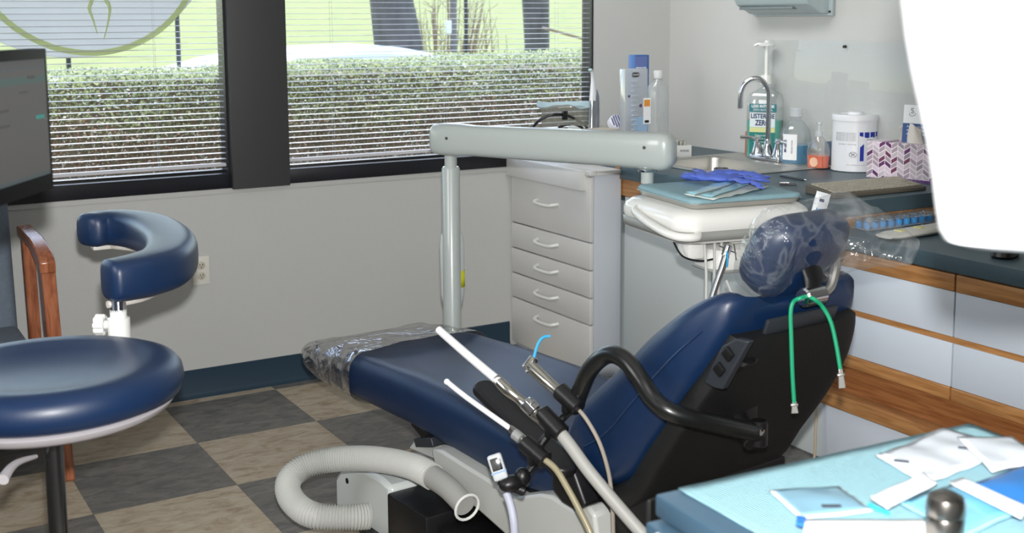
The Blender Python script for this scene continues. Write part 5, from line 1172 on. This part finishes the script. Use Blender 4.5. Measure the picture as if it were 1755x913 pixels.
# front post: leans slightly; wide flat board
f_top = on(62, 432, 'Y', YA-.02); 
for sx, dx in ((0, 0), (-.60, 0)):
    x = GX+sx
    gpl([(YA-.045,0), (YA+.02,0), (YA+.045,.32), (YA+.055,zB-.03), (YA-.02,zB-.0), (YA-.03,.32)], x-.025, .045, CHW, 'front_post')
    gpl([(YA-.03,zB-.045), (YA-.035,zB-.005), (YA+.0,zB+.02), (YA+.16,zA+.015), (YA+.42,zA+.02), (YA+.42,zA-.02), (YA+.16,zA-.02), (YA+.03,zB-.03)], x-.030, .050, CHW, 'arm')
    gpl([(YA+.38,0), (YA+.42,0), (YA+.44,.4), (YA+.41,zA-.01), (YA+.36,zA-.01), (YA+.39,.4)], x-.022, .04, CHW, 'rear_post')
    gpl([(YA+.03,.28), (YA+.40,.28), (YA+.40,.34), (YA+.03,.34)], x-.015, .025, CHW, 'side_rail')
sy_ = YA
MB().box(GX-.575, GX-.035, YA-.03, YA+.44, .33, .455, bev=.03, seg=4).build('seat_cushion', GC, gc)
bk = MB(); bk.rings([rrect(GX-.305, YA+.40+(z-.4)*.14, .268, .05, .045, z, 5) for z in (.40,.42,.60,.80,.95,1.02,1.05)]); bk.build('back_cushion', GC, gc)
# ------------------------------------------------------------------ monitor at the left edge
DMn = 1.95
mo_tr, mo_br = at(92, 82, DMn), at(93, 322, DMn)
mleft = at(-260, 70, DMn-.58); mx = V((mo_tr.x-mleft.x, mo_tr.y-mleft.y, 0)).normalized()
MM = frame(V((mo_br.x, mo_br.y, mo_br.z)), mx, (0,0,1)); MH = mo_tr.z-mo_br.z; MW = MH*1.75
mn = thing('computer_monitor', 'black wide-screen monitor showing a grey page with a teal bar at left edge', 'monitor', MM @ V((-MW/2, .12, -.2)))
MB(MM).box(-MW, 0, .0, .028, 0, MH, bev=.0025, seg=2).build('case', mat('monitor_black', (12,12,14), .55, spec=.08), mn)
MB(MM).box(-MW*.85, -MW*.15, .026, .055, MH*.12, MH*.88, bev=.012).build('back_cover', BLACK, mn)
scr = bpy.data.materials.new('screen_page'); scr.use_nodes = True; n = scr.node_tree.nodes; L = scr.node_tree.links; b = n['Principled BSDF']
b.inputs['Base Color'].default_value = (.03,.03,.032,1); b.inputs['Roughness'].default_value = .3
tc = n.new('ShaderNodeTexCoord'); sp = n.new('ShaderNodeSeparateXYZ'); L.new(tc.outputs['UV'], sp.inputs[0])
rm = n.new('ShaderNodeValToRGB'); rm.color_ramp.interpolation = 'CONSTANT'; e = rm.color_ramp.elements
e[0].color = srgb((44,74,76))+(1,); e[0].position = 0; e[1].color = srgb((82,78,74))+(1,); e[1].position = .03
for ps, c in ((.80,(36,92,86)), (.86,(80,76,72)), (.915,(56,74,84)), (.935,(62,62,64)), (.97,(46,48,50))): k = e.new(ps); k.color = srgb(c)+(1,)
L.new(sp.outputs[1], rm.inputs[0]); L.new(rm.outputs[0], b.inputs['Emission Color']); b.inputs['Emission Strength'].default_value = .42
mb = MB(MM); f = mb.quad((-MW+.014,-.0006,.026), (-.012,-.0006,.026), (-.012,-.0006,MH-.016), (-MW+.014,-.0006,MH-.016))
so = mb.build('screen', scr, mn, smooth=False); uv = so.data.uv_layers.new()
for lp_ in so.data.loops:
    v_ = so.data.vertices[lp_.vertex_index].co; zs_ = [q.co.z for q in so.data.vertices]; uv.data[lp_.index].uv = (.5, 0 if v_.z < (min(zs_)+max(zs_))/2 else 1)
TEALI = mat('screen_teal', (40,110,104), .5, emit=.25); SG = mat('screen_grey_text', (50,50,50), .5, emit=.5)
for (x, z, w_, h_, mt) in ((-.055,.155*MH/.3,.05,.006,TEALI), (-.08,.80*MH,.045,.005,SG), (-.11,.84*MH-.03,.05,.003,SG), (-.2,.6*MH,.08,.004,SG), (-.2,.5*MH,.08,.004,SG)):
    MB(MM).box(x, x+w_*.6, -.0012, -.0008, z, z+h_).build('screen_mark', mt, mn, smooth=False)
# bracket arm from the side wall holds the screen
MB().tube([MM @ V((-MW/2,.055,MH/2)), MM @ V((-MW/2,.20,MH/2)), MM @ V((-MW/2-.1,.35,MH/2-.02)), V((XL+.03, (MM @ V((-MW/2,.3,0))).y+.2, 1.25)), V((XL+.003, (MM @ V((-MW/2,.3,0))).y+.2, 1.25))], .022, n=14, smooth=5).build('mount_arm', mat('mount_grey', (70,80,92), .4), mn)
# ------------------------------------------------------------------ foreground cart
CZ = .90
c0 = on(1122, 846, 'Z', CZ); c1 = on(1661, 726, 'Z', CZ)
CFM = frame(c0, c1-c0, (0,0,1)); CFM.translation.z = 0
CW = (c1-c0).length; CDp = .42
CARTM = mat('cart_blue', (58,84,103), .42)
def cw_(x, y, z=CZ): return CFM @ V((x, y, z))
cart = thing('supply_cart', 'light blue rolling cart covered with a bib in the right foreground', 'cart', cw_(CW/2, -CDp/2, 0))
MB(CFM).box(0, CW, -CDp, 0, CZ-.030, CZ, bev=.004, seg=2).build('top', CARTM, cart)
MB(CFM).box(.03, CW-.03, -CDp+.02, -.02, .12, CZ-.031, bev=.004).build('body', CARTM, cart)
zz0 = CZ-.033
for k in range(5):
    h_ = (.13,.13,.13,.15,.16)[k]; dr = MB(CFM).box(-.018, .029, -CDp+.03, -.004, zz0-h_, zz0, bev=.005).build('drawer', CARTM, cart)
    MB(CFM).box(-.024, -.017, -CDp+.06, -.035, zz0-.014, zz0-.002, bev=.002).build('drawer_pull', mat('pull_white', (236,238,240), .4), dr); zz0 -= h_+.006
for sx in (.06, CW-.06):
    for sy in (-CDp+.06, -.06):
        m = MB(CFM); m.cyl((sx-.012,sy,.035), (sx+.012,sy,.035), .035, n=22, bev=.006); m.cyl((sx,sy,.06), (sx,sy,.12), .01); m.build('caster', BLACK, cart)
BIB = bpy.data.materials.new('bib_paper'); BIB.use_nodes = True; n = BIB.node_tree.nodes; L = BIB.node_tree.links; b = n['Principled BSDF']
b.inputs['Base Color'].default_value = srgb((166,214,226))+(1,); b.inputs['Roughness'].default_value = .75
tc = n.new('ShaderNodeTexCoord'); wv = n.new('ShaderNodeTexWave'); wv.inputs['Scale'].default_value = 70; wv.inputs['Distortion'].default_value = 1.5; wv.inputs['Detail'].default_value = 3; wv.bands_direction = 'X'
L.new(tc.outputs['Object'], wv.inputs['Vector']); bp = n.new('ShaderNodeBump'); bp.inputs['Strength'].default_value = 1; bp.inputs['Distance'].default_value = .004; L.new(wv.outputs[0], bp.inputs['Height']); L.new(bp.outputs[0], b.inputs['Normal'])
bz = CZ+.0015
cors = [cw_(.035,-.004,bz), cw_(CW-.004,-.004,bz), cw_(CW-.004,-CDp+.01,bz), cw_(.045,-CDp+.01,bz)]
sheet('bib', cors, bz, BIB, label='pale aqua ribbed paper bib spread over the cart top', cat='paper bib', amp=.0006, nu=30, nv=20)
m = MB(); 
# fold crease strip of the bib
def cz(x, y, dz=.003): return on(x, y, 'Z', CZ+dz)
def pouch(label, cs, fm_, tm, seed, dz=.006, txt=None, inst=False, amp=.002):
    p0 = cz(sum(c[0] for c in cs)/4, sum(c[1] for c in cs)/4, dz); t = thing('sterilization_pouch', label, 'pouch', V((p0.x, p0.y, CZ+dz-.001)))
    C4 = [cz(*c, dz) for c in cs]; sheet('paper', C4, CZ+dz, tm, parent=t, seed=seed, amp=amp, thick=.0012)
    I4 = [c.lerp((C4[0]+C4[2])/2, .10) for c in C4]; sheet('film', I4, CZ+dz+.002, fm_, parent=t, seed=seed, amp=amp, thick=.0008, lift=.004)
    A, B = I4[0].lerp(I4[3], .5), I4[1].lerp(I4[2], .5)
    if inst: MB().tube([A.lerp(B,.12)+V((0,0,.012)), A.lerp(B,.5)+V((0,0,.014)), A.lerp(B,.88)+V((0,0,.012))], .0022, n=8).build('instrument', STEEL, t)
    return t, C4
FILMB = mat('film_steel_blue', (120,160,180), .3, coat=.4); FILMW = mat('film_pale', (206,214,222), .3, coat=.3); PAPP = mat('pouch_white', (226,230,236), .6)
DARK = mat('indicator_dark', (60,64,74), .6)
t, C4 = pouch('steel-blue windowed sterilization pouch with dark print, nearest the left end of the cart', ((1318,842),(1438,836),(1496,878),(1372,892)), FILMB, PAPP, 1)
MB().box(-.012,.012,-.003,.003,0,.0012, M=frame(cz(1425,867,.016), cr, (0,0,1))).build('dark_print', DARK, t, smooth=False)
t, C4 = pouch('white crumpled sterilization pouch with two dark marks, farthest back on the cart', ((1500,785),(1618,738),(1740,770),(1590,835)), FILMW, PAPP, 4, amp=.004)
for x, y in ((1545,790), (1655,768)): MB().box(-.010,.010,-.003,.003,0,.0012, M=frame(cz(x,y,.017), cr-V((0,.5,0)), (0,0,1))).build('dark_print', DARK, t, smooth=False)
t, C4 = pouch('white sterilization pouch at the right edge of the cart behind the bright blue pouch', ((1640,752),(1735,752),(1790,790),(1700,812)), FILMW, PAPP, 8, dz=.016, amp=.003)
t, C4 = pouch('bright blue rectangular pouch at the right edge of the cart', ((1664,832),(1760,798),(1840,840),(1740,885)), mat('film_royal', (40,120,196), .3, coat=.4), mat('paper_royal', (60,140,206), .6), 11, dz=.02, inst=False)
A, B = cz(1500,862,.014), cz(1592,822,.018)
nb = thing('wrapped_needle', 'small white paper-wrapped packet lying slanted across the middle of the cart', 'packet', V((A.x, A.y, CZ+.012)))
sheet('wrap', [cz(1492,856,.016), cz(1582,814,.018), cz(1606,830,.018), cz(1520,876,.016)], CZ+.018, mat('wrap_white', (232,234,238), .6), parent=nb, seed=6, amp=.002, thick=.003)
MB().tube([cz(1490,864,.008), cz(1505,872,.008), cz(1524,880,.008)], .003, n=8).build('aqua_rim', mat('aqua_plastic', (60,180,220), .3), nb)
t, C4 = pouch('long pale blue windowed pouch behind the metal jar on the cart', ((1540,862),(1640,830),(1745,880),(1650,925)), mat('film_sky', (120,188,214), .3, coat=.4), mat('paper_sky', (150,206,224), .6), 14, dz=.010)
sheet('paper_strip', [cz(1626,828,.024), cz(1650,820,.024), cz(1765,872,.024), cz(1750,890,.024)], CZ+.0245, mat('strip_white', (236,238,242), .6), label='narrow white paper strip running toward the right edge of the cart', cat='paper strip', amp=.0008)
sheet('white_card', [cz(1380,893,.020), cz(1590,893,.020), cz(1590,955,.020), cz(1370,955,.020)], CZ+.021, mat('card_white', (240,240,240), .6), label='plain white card at the near edge of the cart left of the metal jar', cat='card', amp=.0008)
sheet('blue_square_clip', [cz(1366,886,.016), cz(1382,889,.016), cz(1384,905,.016), cz(1364,900,.016)], CZ+.017, mat('clip_blue', (40,110,210), .4), label='tiny bright blue clip at the left corner of the white card', cat='clip', amp=.0005, thick=.003)
jx = cz(1617, 952, 0); kj = (jx-CAM).dot(cf)/F; JR = 32*kj
jz = CZ+.0235
jt = thing('metal_jar', 'small round polished metal jar at the near edge of the cart', 'jar', V((jx.x, jx.y, jz)))
MB().lathe([(JR*.9,0), (JR,.003), (JR,.022), (JR*.93,.026)], (jx.x, jx.y, jz), n=40).build('base', mat('jar_metal', (150,146,142), .25, 1), jt)
MB().lathe([(JR*.93,0), (JR*1.02,.002), (JR*1.02,.014), (JR*.9,.022), (JR*.5,.027), (0,.028)], (jx.x, jx.y, jz+.0265), n=40).build('lid', mat('jar_metal', (150,146,142), .25, 1), jt)
# ------------------------------------------------------------------ overhead treatment lamp, close to the camera
DLm = 1.15
lm = thing('overhead_lamp', 'large white overhead dental lamp hanging close at the upper right', 'lamp', at(1760, 427, DLm))
LW = mat('lamp_white', (240,242,246), .35, coat=.3)
# outline of the near edge traced as depth rings: body of revolution-like shell, squarish section
pix = [(-60,1538),(0,1549),(60,1556),(120,1566),(180,1579),(240,1592),(300,1602),(360,1609),(395,1614),(412,1621),(421,1650)]
cxl = 1900
R = []
for y, x in pix:
    hw_ = (cxl-x)/F*DLm; z = at(x, y, DLm).z; c = at(cxl, y, DLm); c.z = z
    ux_ = V((cr.x, cr.y, 0)).normalized(); uy_ = V((-ux_.y, ux_.x, 0))
    R.append([c+ux_*hw_*math.copysign(abs(math.cos(t))**.8, math.cos(t))+uy_*(.085*(hw_/.2))*math.copysign(abs(math.sin(t))**.8, math.sin(t))+V((0,0,-.004*math.sin(t))) for t in [2*PI*k/48 for k in range(48)]])
top_ = R[0]; cc = sum(top_, V())/len(top_)
R = [[cc+(p-cc)*.25+V((0,0,.20)) for p in top_], [cc+(p-cc)*.7+V((0,0,.16)) for p in top_], [cc+(p-cc)*.93+V((0,0,.08)) for p in top_]]+R
MB().rings(R).build('housing', LW, lm, angle=50)
hub = cc+V((0,0,.20))
MB().tube([hub-V((0,0,.01)), hub+V((0,0,.10)), hub+V((.10,.02,.22)), hub+V((.3,.05,.40)), V((hub.x+.3, hub.y+.05, ZC-.03)), V((hub.x+.3, hub.y+.05, ZC))], .022, n=14).build('suspension_arm', LW, lm)
MB().cyl((hub.x+.3, hub.y+.05, ZC-.02), (hub.x+.3, hub.y+.05, ZC-.001), .09, n=32, bev=.004).build('ceiling_plate', LW, lm)
